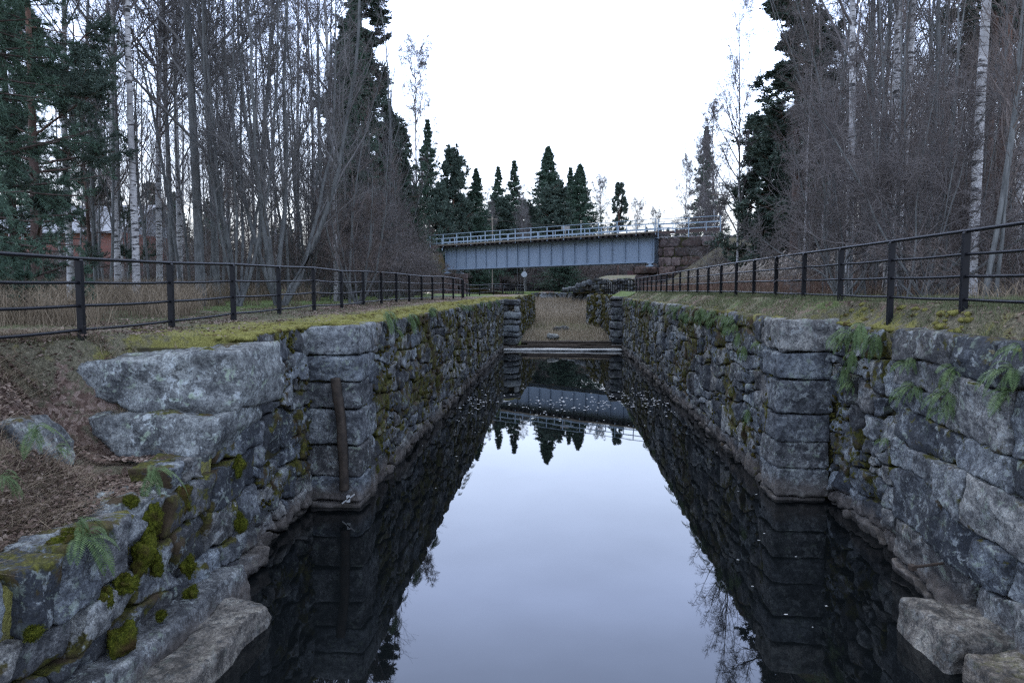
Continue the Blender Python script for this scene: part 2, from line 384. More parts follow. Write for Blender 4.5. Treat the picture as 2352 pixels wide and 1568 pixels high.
def gz(X, Y):
    """visible ground level, including the rounded lip along the walls"""
    X = np.asarray(X, float); Y = np.asarray(Y, float)
    E = np.where(X < 0, np.vectorize(ledge_l)(Y), np.vectorize(ledge_r)(Y)); of = np.maximum(np.where(X < 0, E-X, X-E), 0)
    Z = height(X, Y); wt = np.where(X < 0, np.where(Y > 9.05, 3.25, 9), np.where(Y > 12.8, 3.34, 3.31)); k_ = sstep(.05, .5, of)
    return np.where(Y < 60, np.minimum(Z, wt*(1-k_)+Z*k_), Z)
def build_ground():
    ys = np.concatenate([np.arange(2.2, 9.19, .07), [9.185, 9.215], np.arange(9.25, 11.93, .07), [11.955, 11.985], np.arange(12.05, 20, .12), np.arange(20, 43.8, .3),
                         [44.3, 44.68, 44.72, 44.78, 44.82], np.arange(45.2, 60, .5), [59.98, 60.02], np.arange(60.5, 77.4, .6), [77.58, 77.62], np.arange(78, 86, .5), [85.98, 86.02],
                         np.arange(87, 130, 1.2), np.geomspace(131, 900, 30)])
    ys = np.sort(np.unique(np.concatenate([ys, [9.69, 9.71, 12.96, 12.98, 53.9, 86.0]])))
    off = np.concatenate([[.06, .0, .06, .12, .18], np.arange(.25, 3.5, .085), np.arange(3.6, 8, .25), np.geomspace(8.3, 700, 46)])
    for side, edge in ((-1, ledge_l), (1, ledge_r)):
        E = np.array([edge(y) for y in ys])
        X = E[:, None] + side*off[None, :]; Y = np.repeat(ys[:, None], len(off), 1)
        Z = height(X, Y)
        lip = np.array([-.45, -.05, .012, .02, .015] + [0]*(len(off)-5))
        canal = (ys < 60)[:, None]
        wt = (np.where(ys > 9.05, 3.25, 9) if side < 0 else np.where(ys > 12.8, 3.34, 3.31))[:, None]
        k_ = sstep(.05, .5, off)[None, :]
        Z = np.where(canal, np.minimum(Z, wt*(1-k_)+Z*k_), Z)
        Z = Z + lip*canal
        Z = Z - 1.4*(abs(ys-86.0) < .01)[:, None]
        Z = Z + (off < .4)*canal*.03*fbm(np.stack([X*4, Y*4, 0*X], -1), 3, 2)
        # surface cover masks: moss near the walls, litter further, green strips
        d = off[None, :] + 0*X
        n = fbm(np.stack([X*.8, Y*.8, 0*X], -1), 3, 21)
        if side < 0:
            moss = np.where((Y > 7.9) | (Z > 3.0), .34 + .55*sstep(2.2, .3, d)*sstep(30, 14, Y) + .5*sstep(.8, .1, d)*sstep(12, 24, Y)-.3*sstep(2.2, 3, d), .6*sstep(1.0, .1, d))
            litter = np.where((Y < 8.3) & (Z < 3.0), .45*sstep(.35, .6, d)*sstep(6.9, 6.3, -X) + .2*sstep(.3, .5, d), .55*sstep(.4, 1.2, d)*sstep(3.6, 2.4, d)*(.35+.65*sstep(10, 20, Y)) + .12)
            green = .95*sstep(4.0, 5.0, d)*sstep(14, 9, d)*(Y > 16) + .45*sstep(2.2, 3.2, d) + .5*(Y > 45)
        else:
            moss = .48*sstep(.9, .15, d); litter = .40*sstep(.15, .4, d)*sstep(1.4, .8, d) + .1; green = .55*sstep(.1, .6, d)*sstep(3, 1.6, d) + .4*(Y > 45)
            litter = litter + .3*(d > 2.2)
        em = emb(X, Y) > 3.7
        moss = np.where(Y > 59, .05, moss)
        A = np.stack([moss + .15*n, np.where(em, .25, litter + .2*n), np.where(em, 0, green)], -1).reshape(-1, 3)
        nr, nc = X.shape; I = np.arange(nr*nc).reshape(nr, nc)
        F = np.stack([I[:-1, :-1], I[:-1, 1:], I[1:, 1:], I[1:, :-1]], -1).reshape(-1, 4)
        if side < 0: F = F[:, ::-1]
        me = mkmesh('ground', np.stack([X, Y, Z], -1).reshape(-1, 3), F, M_GROUND, True, np.clip(A, 0, 1))
        tag(ob('ground', me), kind='structure')
    # dry lock bed beyond the sill
    ys = np.concatenate([[43.9, 44.3], np.arange(44.6, 62, .35), np.arange(62, 87, .7)]); xs = np.linspace(-16, 14, 90)
    X, Y = np.meshgrid(xs, ys); Z = np.interp(Y, [43.9, 44.6, 46, 50, 60, 75, 86], [-.4, .30, .55, .75, .95, 1.75, 2.1]) + .06*fbm(np.stack([X*.6, Y*.6, 0*X], -1), 4, 8)
    A = np.stack([.1+.25*sstep(46.5, 44, Y), .0*X, .45*sstep(50, 56, Y)*sstep(66, 60, Y) + .7*sstep(47, 44, Y)], -1).reshape(-1, 3)
    I = np.arange(X.size).reshape(X.shape); F = np.stack([I[:-1, :-1], I[:-1, 1:], I[1:, 1:], I[1:, :-1]], -1).reshape(-1, 4)
    tag(ob('dry_bed', mkmesh('dry_bed', np.stack([X, Y, Z], -1).reshape(-1, 3), F, M_GROUND, True, A)), kind='structure')
    # canal bottom below the dark water, closes the place underneath
    b = MB(); b.box(-8, 8, -30, 43.7, -1.3, -1.2); tag(ob('canal_bottom', b.mesh('canal_bottom', M_BACK)), kind='structure')
build_ground()

# ------------------------------------------------------------------ water
def build_water():
    m, t, b = mat_new('still dark water'); v = coords(t)
    b.inputs['Base Color'].default_value = (.0035, .0045, .005, 1); b.inputs['Roughness'].default_value = .012; b.inputs['IOR'].default_value = 1.45
    n1 = noise(t, N(t, 'ShaderNodeMapping', {'Vector': v, 'Scale': (1.2, .5, 1)}).outputs[0], 1.2, 2, .5)
    bump(t, b, n1, .05, .02)
    xs = np.linspace(-4.9, 5.4, 12); ys = np.concatenate([np.linspace(-30, 8, 12), np.linspace(9, 44.6, 36)])
    X, Y = np.meshgrid(xs, ys); I = np.arange(X.size).reshape(X.shape); F = np.stack([I[:-1, :-1], I[:-1, 1:], I[1:, 1:], I[1:, :-1]], -1).reshape(-1, 4)
    tag(ob('water', mkmesh('water', np.stack([X, Y, 0*X], -1).reshape(-1, 3), F, m)), kind='structure')
build_water()

# ------------------------------------------------------------------ stones
def ray_poly(poly, c, th):
    d = np.stack([np.cos(th), np.sin(th)], 1); a = poly-c; b = np.roll(a, -1, 0); e_ = b-a
    den = d[:, None, 0]*e_[None, :, 1]-d[:, None, 1]*e_[None, :, 0]
    den = np.where(abs(den) < 1e-9, 1e-9, den)
    t = (a[None, :, 0]*e_[None, :, 1]-a[None, :, 1]*e_[None, :, 0])/den
    s = (a[None, :, 0]*d[:, None, 1]-a[None, :, 1]*d[:, None, 0])/den
    t = np.where((s >= -1e-6) & (s <= 1+1e-6) & (t > 0), t, np.inf).min(1)
    return np.where(np.isfinite(t), t, .05)
RHO = np.array([.0, .22, .42, .58, .72, .83, .91, .96, .99, 1.0, 1.0, 1.0, .98])
def stones(mb, polys, F, NT=28, gap=.012, edge=.07, depth=.3, pr=6, off=.03, tilt=.08, amp=.018, freq=5, seed=0, mossf=None, rnd=None, rimmoss=.16):
    """polys in (u,v); F(u,v)-> (base point, outward normal). Adds rounded rough stones to mb."""
    rg = np.random.default_rng(seed)
    th = np.arange(NT)*2*pi/NT + .01
    NRr = len(RHO)
    hp = np.where(RHO < 1, np.power(np.clip(1-RHO**pr, 0, 1), 1/2.2), 0)
    Ss = len(polys); C = np.array([p.mean(0) for p in polys]); R = np.array([ray_poly(p, c, th) for p, c in zip(polys, C)])
    R = np.maximum(R-gap*(1+.8*rg.random((Ss, 1))), .02)
    R = .15*np.roll(R, 1, 1)+.7*R+.15*np.roll(R, -1, 1)
    rc = RHO.copy()
    u = C[:, None, None, 0] + rc[None, :, None]*R[:, None, :]*np.cos(th)[None, None, :]
    v = C[:, None, None, 1] + rc[None, :, None]*R[:, None, :]*np.sin(th)[None, None, :]
    size = R.mean(1)
    eh = np.minimum(edge, size*.45)[:, None, None]
    h = eh*(hp[None, :, None]-1) + 0*u
    o = rg.uniform(-off, off, Ss)[:, None, None]
    tx = rg.normal(0, tilt, Ss)[:, None, None]; ty = rg.normal(0, tilt, Ss)[:, None, None]
    h = h + o + tx*(u-C[:, None, None, 0]) + ty*(v-C[:, None, None, 1])
    h[:, -3] = h[:, -4]-.15*depth; h[:, -2] = h[:, -4]-.45*depth; h[:, -1] = h[:, -4]-depth
    P, Nn = F(u.ravel(), v.ravel())
    P = P.reshape(*u.shape, 3); Nn = Nn.reshape(*u.shape, 3)
    P = P + Nn*h[..., None]
    q = P + C[:, None, None, :1]*3.1
    d3 = np.stack([fbm(q*freq+11*k, 5, seed+k, .6) for k in range(3)], -1)
    P = P + d3*amp
    P = P + Nn*(amp*1.5*(.5-2.2*np.abs(fbm(q*freq*.6, 2, seed+7))))[..., None]
    rn = rg.random(Ss) if rnd is None else np.full(Ss, rnd)
    if mossf is None: mossf = lambda P: 0*P[..., 0]+.3
    mo = mossf(P) + np.clip((RHO-.8)/.2, 0, 1)[None, :, None]*rimmoss
    A = np.stack([rn[:, None, None]+0*u, np.clip(mo, 0, 1), np.broadcast_to(RHO[None, :, None], u.shape)], -1)
    # collapse the centre ring to one vertex by triangles fan on ring 1
    P[:, 0] = P[:, 0].mean(1, keepdims=True)
    V = P.reshape(-1, 3); I = np.arange(Ss*NRr*NT).reshape(Ss, NRr, NT)
    J = np.roll(I, -1, 2)
    Q = np.stack([I[:, 1:-1], J[:, 1:-1], J[:, 2:], I[:, 2:]], -1)     # note: below orientation
    Q = Q[..., [0, 3, 2, 1]].reshape(-1, 4)
    T = np.stack([I[:, 0], I[:, 1], J[:, 1]], -1).reshape(-1, 3)
    base = mb.n; mb.add(V, Q, A.reshape(-1, 3)); mb.more(T, base)
def layout(U, z0, z1, rowh, w, seed, top=None, jit=.3, slant=.25, split=.15, tall=.0):
    rg = np.random.default_rng(seed)
    nr = max(1, int(round((z1-z0)/rowh)))
    base = np.linspace(z0, z1, nr+1)
    k = [rg.uniform(0, 100) for _ in range(nr+1)]
    def B(r, u):
        if r == 0 or r == nr: return np.full_like(u, base[r])
        return base[r] + jit*rowh*vnoise(np.stack([u/(w*1.3), 0*u+k[r], 0*u], -1), seed+r)
    polys = []
    for r in range(nr):
        us = [0.0]
        while us[-1] < U:
            us.append(us[-1] + w*rg.uniform(.55, 1.5))
        us = us[:-1] if U-us[-2] < w*.35 and len(us) > 2 else us
        us[-1] = U
        if len(us) < 2: us = [0, U]
        lim = min(.14, w*.2); sl_ = [0]+[float(np.clip(rg.normal(0, slant*rowh), -lim, lim)) for _ in us[1:-1]]+[0]
        for i in range(len(us)-1):
            b0, b1, t0, t1 = us[i]-sl_[i]/2, us[i+1]-sl_[i+1]/2, us[i]+sl_[i]/2, us[i+1]+sl_[i+1]/2
            if t1-t0 < .08 or b1-b0 < .08: continue
            ub = np.linspace(b0, b1, 5); ut = np.linspace(t1, t0, 5)
            vb, vt = B(r, ub), B(r+1, ut)
            def emit(ub, vb, ut, vt):
                if top is not None:
                    cm = top(np.array([(ub.mean()+ut.mean())/2]))[0]
                    if (vb.mean()+vt.mean())/2 > cm-.04: return
                    vt = np.minimum(vt, cm); vb = np.minimum(vb, cm-.05)
                polys.append(np.stack([np.concatenate([ub, ut]), np.concatenate([vb, vt])], 1))
            if rg.random() < split and (vt.mean()-vb.mean()) > .22:
                f = rg.uniform(.35, .65); vm = vb*(1-f)+vt[::-1]*f; um = ub*(1-f)+ut[::-1]*f
                emit(ub, vb, um[::-1], vm[::-1]); emit(um, vm, ut, vt)
            else: emit(ub, vb, ut, vt)
    return polys
def path_map(pts, side, batter=0.0, wob=.03):
    """vertical wall following pts (XY); side=+1: normal is to the right of travel, -1: left"""
    pts = np.array(pts, float); seg = np.diff(pts, axis=0); L = np.hypot(seg[:, 0], seg[:, 1]); cum = np.concatenate([[0], np.cumsum(L)])
    def F(u, v):
        uu = np.clip(u, -5, cum[-1]+5)
        k = np.clip(np.searchsorted(cum, uu, side='right')-1, 0, len(L)-1)
        t = (uu-cum[k])/L[k]; p = pts[k]+seg[k]*t[:, None]; d = seg[k]/L[k][:, None]
        n = np.stack([d[:, 1], -d[:, 0]], 1)*side
        w = wob*vnoise(np.stack([u*.35, v*.5, 0*u], -1), 4)
        p = p + n*(w-batter*v)[:, None]
        return np.stack([p[:, 0], p[:, 1], v], 1), np.stack([n[:, 0], n[:, 1], 0*u], 1)
    return F, cum[-1]
def backing(mb, F, U, z0, z1, h=-.13, nu=None, top=None):
    nu = nu or max(2, int(U/.5)); us = np.linspace(0, U, nu); vs = np.linspace(z0, z1, 5)
    Ug, Vg = np.meshgrid(us, vs)
    if top is not None: Vg = np.minimum(Vg, top(Ug)-.05)
    P, n = F(Ug.ravel(), Vg.ravel()); P = P+n*h
    I = np.arange(Ug.size).reshape(Ug.shape); Q = np.stack([I[:-1, :-1], I[:-1, 1:], I[1:, 1:], I[1:, :-1]], -1).reshape(-1, 4)
    mb.add(P, Q)
def blobs(mb, P, r, sd=0, flat=None, nseg=7, nring=5):
    """rough little cushions at points P with radii r (n,)"""
    P = np.asarray(P, float); r = np.asarray(r, float)
    th = np.arange(nseg)*2*pi/nseg; ph = np.linspace(0.02, pi-.02, nring)
    s = np.stack([np.outer(np.sin(ph), np.cos(th)), np.outer(np.sin(ph), np.sin(th)), np.outer(np.cos(ph), np.ones(nseg))], -1)
    V = s[None]*r[:, None, None, None]
    if flat is not None: V = V*np.asarray(flat)
    V = V + P[:, None, None, :]
    d = np.stack([vnoise(V*18+k*9, sd+k) for k in range(3)], -1)*(r[:, None, None, None]*.38)
    V = V + d
    n = len(P); I = np.arange(n*nring*nseg).reshape(n, nring, nseg); J = np.roll(I, -1, 2)
    Q = np.stack([I[:, :-1], I[:, 1:], J[:, 1:], J[:, :-1]], -1).reshape(-1, 4)
    mb.add(V.reshape(-1, 3), Q)
def rock_box(mb, x0, x1, y0, y1, z0, z1, n=18, pw=5.0, amp=.035, freq=2.5, seed=0, moss=.25, rnd=None, topmoss=.0, warp=.12):
    g = np.linspace(-1, 1, n); a, b = np.meshgrid(g, g); o = np.ones_like(a)
    faces = [(a, b, o), (b, a, -o), (o, a, b), (-o, b, a), (b, o, a), (a, -o, b)]
    c = np.array([(x0+x1)/2, (y0+y1)/2, (z0+z1)/2]); hs = np.array([x1-x0, y1-y0, z1-z0])/2
    rg = np.random.default_rng(seed); sk = rg.uniform(-warp, warp, (3, 3))
    for f in faces:
        p = np.stack(f, -1).reshape(-1, 3)
        nr = (np.abs(p)**pw).sum(1)**(1/pw); p = p/nr[:, None]
        p = p + (p[:, [1, 2, 0]]*p[:, [2, 0, 1]])@(sk*.5)
        w = p*hs + c
        q = w*freq + seed*7.7
        d = np.stack([fbm(q+13*k, 5, seed+k, .52) for k in range(3)], -1)
        w = w + d*amp
        nz = p[:, 2]
        A = np.stack([np.full(len(w), rg.random() if rnd is None else rnd), np.clip(moss + topmoss*sstep(.5, .95, nz), 0, 1), 0*nz], -1)
        I = np.arange(n*n).reshape(n, n); Q = np.stack([I[:-1, :-1], I[:-1, 1:], I[1:, 1:], I[1:, :-1]], -1).reshape(-1, 4)
        mb.add(w, Q, A); rnd = A[0, 0]

def mossmask(scale=.5, lo=.2, hi=.75, sd=3):
    return lambda P: lo + (hi-lo)*sstep(-.35, .55, fbm(P*np.array([1, .8, 1])*scale*3, 3, sd))*sstep(.25, .7, P[..., 2])
def wall_thing(name, label, cat, mb, back, mat=M_STONE, moss_mb=None, extra=()):
    t = empty(name, (0, 0, 0)); tag(t, label, cat)
    ob('masonry', mb.mesh('masonry', mat, True, True), t)
    if back is not None: ob('joint_fill', back.mesh('joint_fill', M_BACK, True), t)
    if moss_mb is not None: ob('moss', moss_mb.mesh('moss', M_WALLMOSS, True), t)
    for nm, m_, mt in extra: ob(nm, m_.mesh(nm, mt, True, True), t)
    return t

def wall_moss(mb, F, U, z0, z1, n, rg, rmin=.012, rmax=.042, dens=None):
    u = rg.uniform(0, U, n*4); v = z0+.3+(z1-z0-.3)*rg.random(n*4)
    P, nn = F(u, v)
    k = fbm(P*1.1, 3, 31) + .25*rg.normal(size=len(u)) > .25
    u, v, P, nn = u[k][:n], v[k][:n], P[k][:n], nn[k][:n]
    blobs(mb, P + nn*rg.uniform(-.07, .005, (len(u), 1)), rg.uniform(rmin, rmax, len(u)), 5)

# left chamber wall ---------------------------------------------------------
rg = np.random.default_rng(3)
mb, bk, mo_ = MB(), MB(), MB()
F, U = path_map([(-3.6, 12.35), (-3.72, 43.9)], +1)
stones(mb, layout(U, -.35, 3.26, .41, .68, 4, split=.22, jit=.55, slant=.6), F, NT=32, seed=1, off=.03, tilt=.06, amp=.024, mossf=mossmask(.5, .30, .80), edge=.055, rimmoss=.32)
backing(bk, F, U, -.4, 3.2); wall_moss(mo_, F, U, 0, 3.2, 1500, rg)
# recess behind the near pier
F2, U2 = path_map([(-4.45, 9.2), (-4.45, 11.82)], +1)
stones(mb, layout(U2, -.35, 3.26, .44, .5, 8, split=.3, jit=.5, slant=.7), F2, NT=40, seed=2, off=.035, tilt=.09, amp=.03, mossf=mossmask(.9, .15, .62, 8), edge=.06)
backing(bk, F2, U2, -.4, 3.15, -.14); wall_moss(mo_, F2, U2, .3, 3.2, 220, rg, .012, .035)
bk.box(-7, -4.2, 11.95, 13.5, -.5, 3.15); bk.box(-7, -4.62, 9.0, 12, -.5, 3.1)
# corner pier of squared blocks
pier = MB()
zs = [3.27, 2.73, 2.27, 1.78, 1.12, .55, .10, -.5]
for i in range(7):
    j = rg.uniform(-.02, .02, 3)
    rock_box(pier, -4.56+j[0], -3.56+j[1]-.02*i*0, 11.76+j[2], 12.75 + (.35 if i == 0 else 0), zs[i+1]+.010, zs[i]-.008, n=34, pw=16, amp=.026, freq=3.2, seed=40+i, moss=.15, warp=.05, rnd=[.75, .7, .35, .6, .25, .55, .5][i])
wall_thing('lock_wall', 'long mossy rubble stone wall along the left side of the flooded lock chamber, with a squared block pier', 'stone wall', mb, bk, moss_mb=mo_, extra=(('corner_pier', pier, M_STONE),))

# right chamber wall --------------------------------------------------------
mb, bk, mo_ = MB(), MB(), MB()
F, U = path_map([(4.02, 13.35), (3.92, 44.2)], -1)
stones(mb, layout(U, -.35, 3.36, .43, .70, 14, split=.22, jit=.55, slant=.6), F, NT=32, seed=11, off=.03, tilt=.06, amp=.024, mossf=mossmask(.5, .24, .72, 12), edge=.055, rimmoss=.28)
backing(bk, F, U, -.4, 3.3); wall_moss(mo_, F, U, 0, 3.3, 1300, rg)
F2, U2 = path_map([(4.93, 9.7), (4.93, 12.85)], -1)
stones(mb, layout(U2, -.35, 3.3, .46, .5, 18, split=.3, jit=.5, slant=.7), F2, NT=40, seed=12, off=.035, tilt=.09, amp=.03, mossf=mossmask(.9, .15, .60, 18), edge=.06)
backing(bk, F2, U2, -.4, 3.25, -.14); wall_moss(mo_, F2, U2, .3, 3.2, 180, rg, .012, .035)
bk.box(4.5, 7, 12.95, 14, -.5, 3.2); bk.box(5.1, 7, 9.5, 13, -.5, 3.2)
pier = MB()
zs = [3.36, 2.76, 2.25, 1.60, 1.10, .60, .06, -.5]
for i in range(7):
    j = rg.uniform(-.02, .02, 3)
    rock_box(pier, 3.98+j[0], 4.97+j[1]+(.1 if i == 0 else 0), 12.76+j[2], 13.75, zs[i+1]+.012, zs[i]-.008, n=34, pw=16, amp=.028, freq=3.2, seed=60+i, moss=.12, warp=.05, rnd=[.8, .7, .6, .45, .5, .75, .6][i])
wall_thing('lock_wall', 'long rubble stone wall along the right side of the lock chamber, with ferns and a squared block pier', 'stone wall', mb, bk, moss_mb=mo_, extra=(('corner_pier', pier, M_STONE),))

# near right wall of large blocks -------------------------------------------
mb, bk = MB(), MB()
F, U = path_map([(4.62, 1.6), (4.62, 9.72)], -1, batter=.0)
def rot_layout(polys, sh):   # courses dip a little towards the water
    out = []
    for p in polys:
        q = p.copy(); q[:, 1] = q[:, 1] + sh*(p[:, 0]-5)*sstep(2.8, 1.6, p[:, 1]); out.append(q)
    return out
stones(mb, rot_layout(layout(U, -.5, 3.38, .56, .95, 23, split=.08, jit=.35, slant=.35), .07), F, NT=100, seed=21, off=.05, tilt=.07, amp=.03, freq=3, mossf=mossmask(.5, .12, .42, 22), edge=.045, pr=14, gap=.008)
backing(bk, F, U, -.5, 3.33, -.16)
wall_thing('stone_wall', 'near right wall of big dark granite blocks with ferns growing from its joints', 'stone wall', mb, bk)

# near left ruined wall -----------------------------------------------------
mb, bk = MB(), MB()
Fl, U = path_map([(-4.2, 1.6), (-4.2, 9.22)], +1)
def sect(y0, y1, z0, z1, rowh, w, sd):
    ps = layout(y1-y0, z0, z1, rowh, w, sd, split=.0, jit=.35, slant=.4); return [p+np.array([[y0-1.6, 0]]) for p in ps]
polys = layout(U, -.5, 1.72, .46, .72, 34, split=.15, jit=.4, slant=.45) + sect(8.0, 9.2, 1.72, 2.36, .62, .8, 35) + sect(8.5, 9.2, 2.37, 3.17, .8, 1.3, 36) + sect(7.0, 7.62, 1.72, 1.98, .26, .5, 37)
stones(mb, polys, Fl, NT=100, seed=31, off=.06, tilt=.10, amp=.038, freq=3, rimmoss=.3, mossf=mossmask(.9, .12, .60, 32), edge=.055, pr=12, gap=.010, depth=.5)
backing(bk, Fl, U, -.5, 3.1, -.25, nu=90, top=lambda u: np.where(u+1.6 > 8.75, 3.1, 1.6))
wall_thing('stone_wall', 'near left tumbled granite wall stepping down towards the camera, spotted with moss cushions', 'stone wall', mb, bk)

# individual large stones (each could be lifted away) -----------------------
def slab(name, label, pix, Y, depth, mat, seed, moss, push=0, cat='stone', edge=.13, NT=180):
    P = np.array([onY(x, y, Y) for x, y in pix]); poly = np.stack([P[:, 0], P[:, 2]], 1)
    if np.cross(poly[1]-poly[0], poly[2]-poly[1]) < 0: poly = poly[::-1]
    def Fm(u, v): return np.stack([u, np.full_like(u, Y), v], 1), np.stack([0*u, 0*u-1, 0*u], 1)
    m_ = MB(); stones(m_, [poly], Fm, NT=NT, seed=seed, off=0, tilt=.05, amp=.045, freq=2.6, edge=edge, depth=depth, gap=.0, pr=5,
                      mossf=lambda P: moss + .5*sstep(P[..., 2].max()-.10, P[..., 2].max()-.02, P[..., 2])*(fbm(P*2.5, 2, seed) > -.1), rnd=.75, rimmoss=.05)
    # side faces need rings: subdivide by a modifier-free trick is not needed, noise rides on the outline
    o = ob(name, m_.mesh(name, mat, True, True)); tag(o, label, cat); return o
slab('granite_slab', 'huge lichen grey granite slab jutting out over a dark hollow on top of the left wall', [(142, 834), (128, 852), (136, 884), (225, 918), (290, 954), (400, 958), (538, 957), (548, 880), (538, 800), (400, 812), (280, 822)], 8.15, 1.3, M_ROCK, 71, .1)
slab('granite_block', 'long pale lichened block directly below the overhanging slab', [(170, 962), (190, 1012), (300, 1062), (402, 1082), (462, 1066), (494, 1005), (490, 962), (330, 955)], 7.75, 1.2, M_ROCK, 72, .15)
slab('granite_block', 'moss capped corner stone beside the leafy slope, lower left', [(150, 1166), (175, 1262), (235, 1335), (272, 1322), (300, 1240), (306, 1165), (270, 1150), (200, 1152)], 6.35, .9, M_ROCK, 73, .2)
slab('granite_block', 'rounded dark stone at the left frame edge under the moss capped corner stone', [(15, 1275), (20, 1330), (60, 1400), (110, 1375), (148, 1300), (140, 1272), (80, 1255)], 5.4, .6, M_ROCK, 74, .15)
slab('granite_boulder', 'grey boulder poking out of the leaf covered slope at the left frame edge', [(-60, 985), (-50, 1110), (20, 1118), (68, 1105), (60, 1050), (28, 1000), (0, 975)], 6.5, .5, M_ROCK, 75, .15)
for i, (nm, x0, x1, y0, y1, z1, mo, lab) in enumerate((
        ('granite_block', -4.35, -3.90, 4.0, 8.1, .52, .0, 'low dark footing stone between the left wall and the long ledge block'),
        ('granite_block', -3.92, -3.42, 5.45, 7.6, .28, .0, 'long washed tan ledge block standing in the water at the foot of the left wall'),
        ('granite_block', -3.95, -3.5, 3.9, 5.38, .25, .0, 'dark ledge block in the bottom corner of the left wall, partly cut by the frame'),
        ('granite_block', 3.92, 4.70, 6.95, 7.95, .36, .2, 'pale ledge block with sharp corner standing in the water below the right wall'),
        ('granite_block', 4.05, 4.75, 5.5, 6.90, .30, .4, 'greenish ledge block nearest the frame corner below the right wall'))):
    m_ = MB(); rock_box(m_, x0, x1, y0, y1, -.5, z1, n=64, pw=16, amp=.05, freq=2.2, seed=80+i, moss=mo*.5, topmoss=mo, rnd=.5+.1*(i % 2), warp=.10)
    tag(ob(nm, m_.mesh(nm, M_STONE if 'footing' in lab else M_LEDGE, True, True)), lab, 'stone')

# gate end of the lock --------------------------------------------------------
mb, bk, mo_ = MB(), MB(), MB()
F, U = path_map([(-2.74, 44.9), (-2.55, 52), (-2.3, 60.2)], +1)
stones(mb, layout(U, .3, 3.4, .38, .6, 45, split=.25, jit=.5, slant=.6), F, NT=18, seed=41, off=.05, tilt=.1, amp=.03, mossf=mossmask(.5, .45, .9, 42))
backing(bk, F, U, .2, 3.35); wall_moss(mo_, F, U, .6, 3.4, 320, rg, .05, .12)
Fe, Ue = path_map([(-2.35, 60.1), (-8, 60.6)], -1); stones(mb, layout(Ue, .5, 3.35, .4, .6, 46), Fe, NT=16, seed=43)
pier = MB(); z = 3.25
for i, h in enumerate((.42, .36, .55, .32, .5, .36, .5, .4)):
    x0 = -4.1; rock_box(pier, x0, (-3.42 if i in (1,) else -2.70)+rg.uniform(-.08, .05), 44.0+rg.uniform(0, .15), 45.3, z-h+.02, z-.01, n=12, pw=5, amp=.05, freq=2.5, seed=90+i, moss=.3, rnd=rg.random()); z -= h
rock_box(pier, -3.05, -2.72, 44.2, 44.8, 2.42, 2.86, n=12, pw=4, amp=.05, seed=104, moss=0, rnd=1.3)
wall_thing('gate_wall', 'mossy left wall of the old gate opening beyond the water', 'stone wall', mb, bk, moss_mb=mo_, extra=(('corner_pier', pier, M_STONE),))
mb, bk, mo_ = MB(), MB(), MB()
F, U = path_map([(3.22, 45.0), (3.24, 53), (2.15, 58.6), (2.3, 59.5), (4.5, 61), (9, 62)], -1)
stones(mb, layout(U, .3, 3.42, .38, .6, 55, split=.25, jit=.5, slant=.6), F, NT=18, seed=51, off=.05, tilt=.1, amp=.03, mossf=mossmask(.5, .4, .85, 52))
backing(bk, F, U, .2, 3.35); wall_moss(mo_, F, U*.62, .6, 3.5, 380, rg, .05, .13)
pier = MB(); z = 3.42
for i, h in enumerate((.25, .42, .5, .4, .55, .5, .4, .4)):
    rock_box(pier, 3.2+rg.uniform(-.04, .06), 4.35, 44.25+rg.uniform(0, .12), 45.4, z-h+.02, z-.01, n=12, pw=6, amp=.04, freq=2.5, seed=110+i, moss=.25, rnd=rg.random()); z -= h
wall_thing('gate_wall', 'mossy right wall of the old gate opening with a rounded overgrown end', 'stone wall', mb, bk, moss_mb=mo_, extra=(('corner_pier', pier, M_STONE),))

mb, bk = MB(), MB()
F, U = path_map([(-14.5, 86.5), (-4, 86), (2.2, 85), (4.5, 82)], +1)
stones(mb, layout(U, 1.5, 3.5, .42, .8, 65, split=.3, jit=.6, slant=.7), F, NT=16, seed=61, off=.08, tilt=.15, amp=.06, freq=2, mossf=mossmask(.5, .1, .4, 62))
backing(bk, F, U, 1.4, 3.42)
wall_thing('stone_wall', 'low grey rubble wall closing the far end of the dry basin', 'stone wall', mb, bk)
mb, bk = MB(), MB()
F, U = path_map([(1.2, 78.6), (3.0, 77.8), (9.5, 76.5)], +1)
tp = lambda u: 3.5 + 1.55*sstep(.0, 3.2, u) + .12*np.sin(u*2.3)
stones(mb, layout(U, 1.8, 5.2, .42, .75, 75, top=tp, split=.3, jit=.6, slant=.7), F, NT=16, seed=71, off=.1, tilt=.15, amp=.06, freq=2, mossf=mossmask(.5, .05, .35, 72))
backing(bk, F, U, 1.7, 5.1, top=tp)
wall_thing('stone_wall', 'higher tumbled retaining wall under the bridge, rising to the right', 'stone wall', mb, bk)
for i in range(7):
    p = onY(1302+i*9+rg.uniform(-4, 4), 668-i*3.2+rg.uniform(-4, 4), 77.6)
    m_ = MB(); rock_box(m_, p[0]-.35, p[0]+.35, p[1]-.3, p[1]+.3, p[2]-.3, p[2]+.25, n=9, pw=3, amp=.12, seed=130+i, moss=.1, rnd=.7)
    tag(ob('fallen_stone', m_.mesh('fallen_stone', M_STONE, True, True)), 'pale rough stone lying at the stepped left end of the high retaining wall', 'stone', 'fallen stones at the retaining wall end')
m_ = MB(); p = onY(1268, 790, 45.5); rock_box(m_, p[0]-.35, p[0]+.4, 45.3, 45.9, .5, .93, n=14, pw=3, amp=.1, seed=140, moss=.05, rnd=.9)
tag(ob('pointed_stone', m_.mesh('pointed_stone', M_ROCK, True, True)), 'single pointed grey stone lying on the grass just behind the timber sill', 'stone')
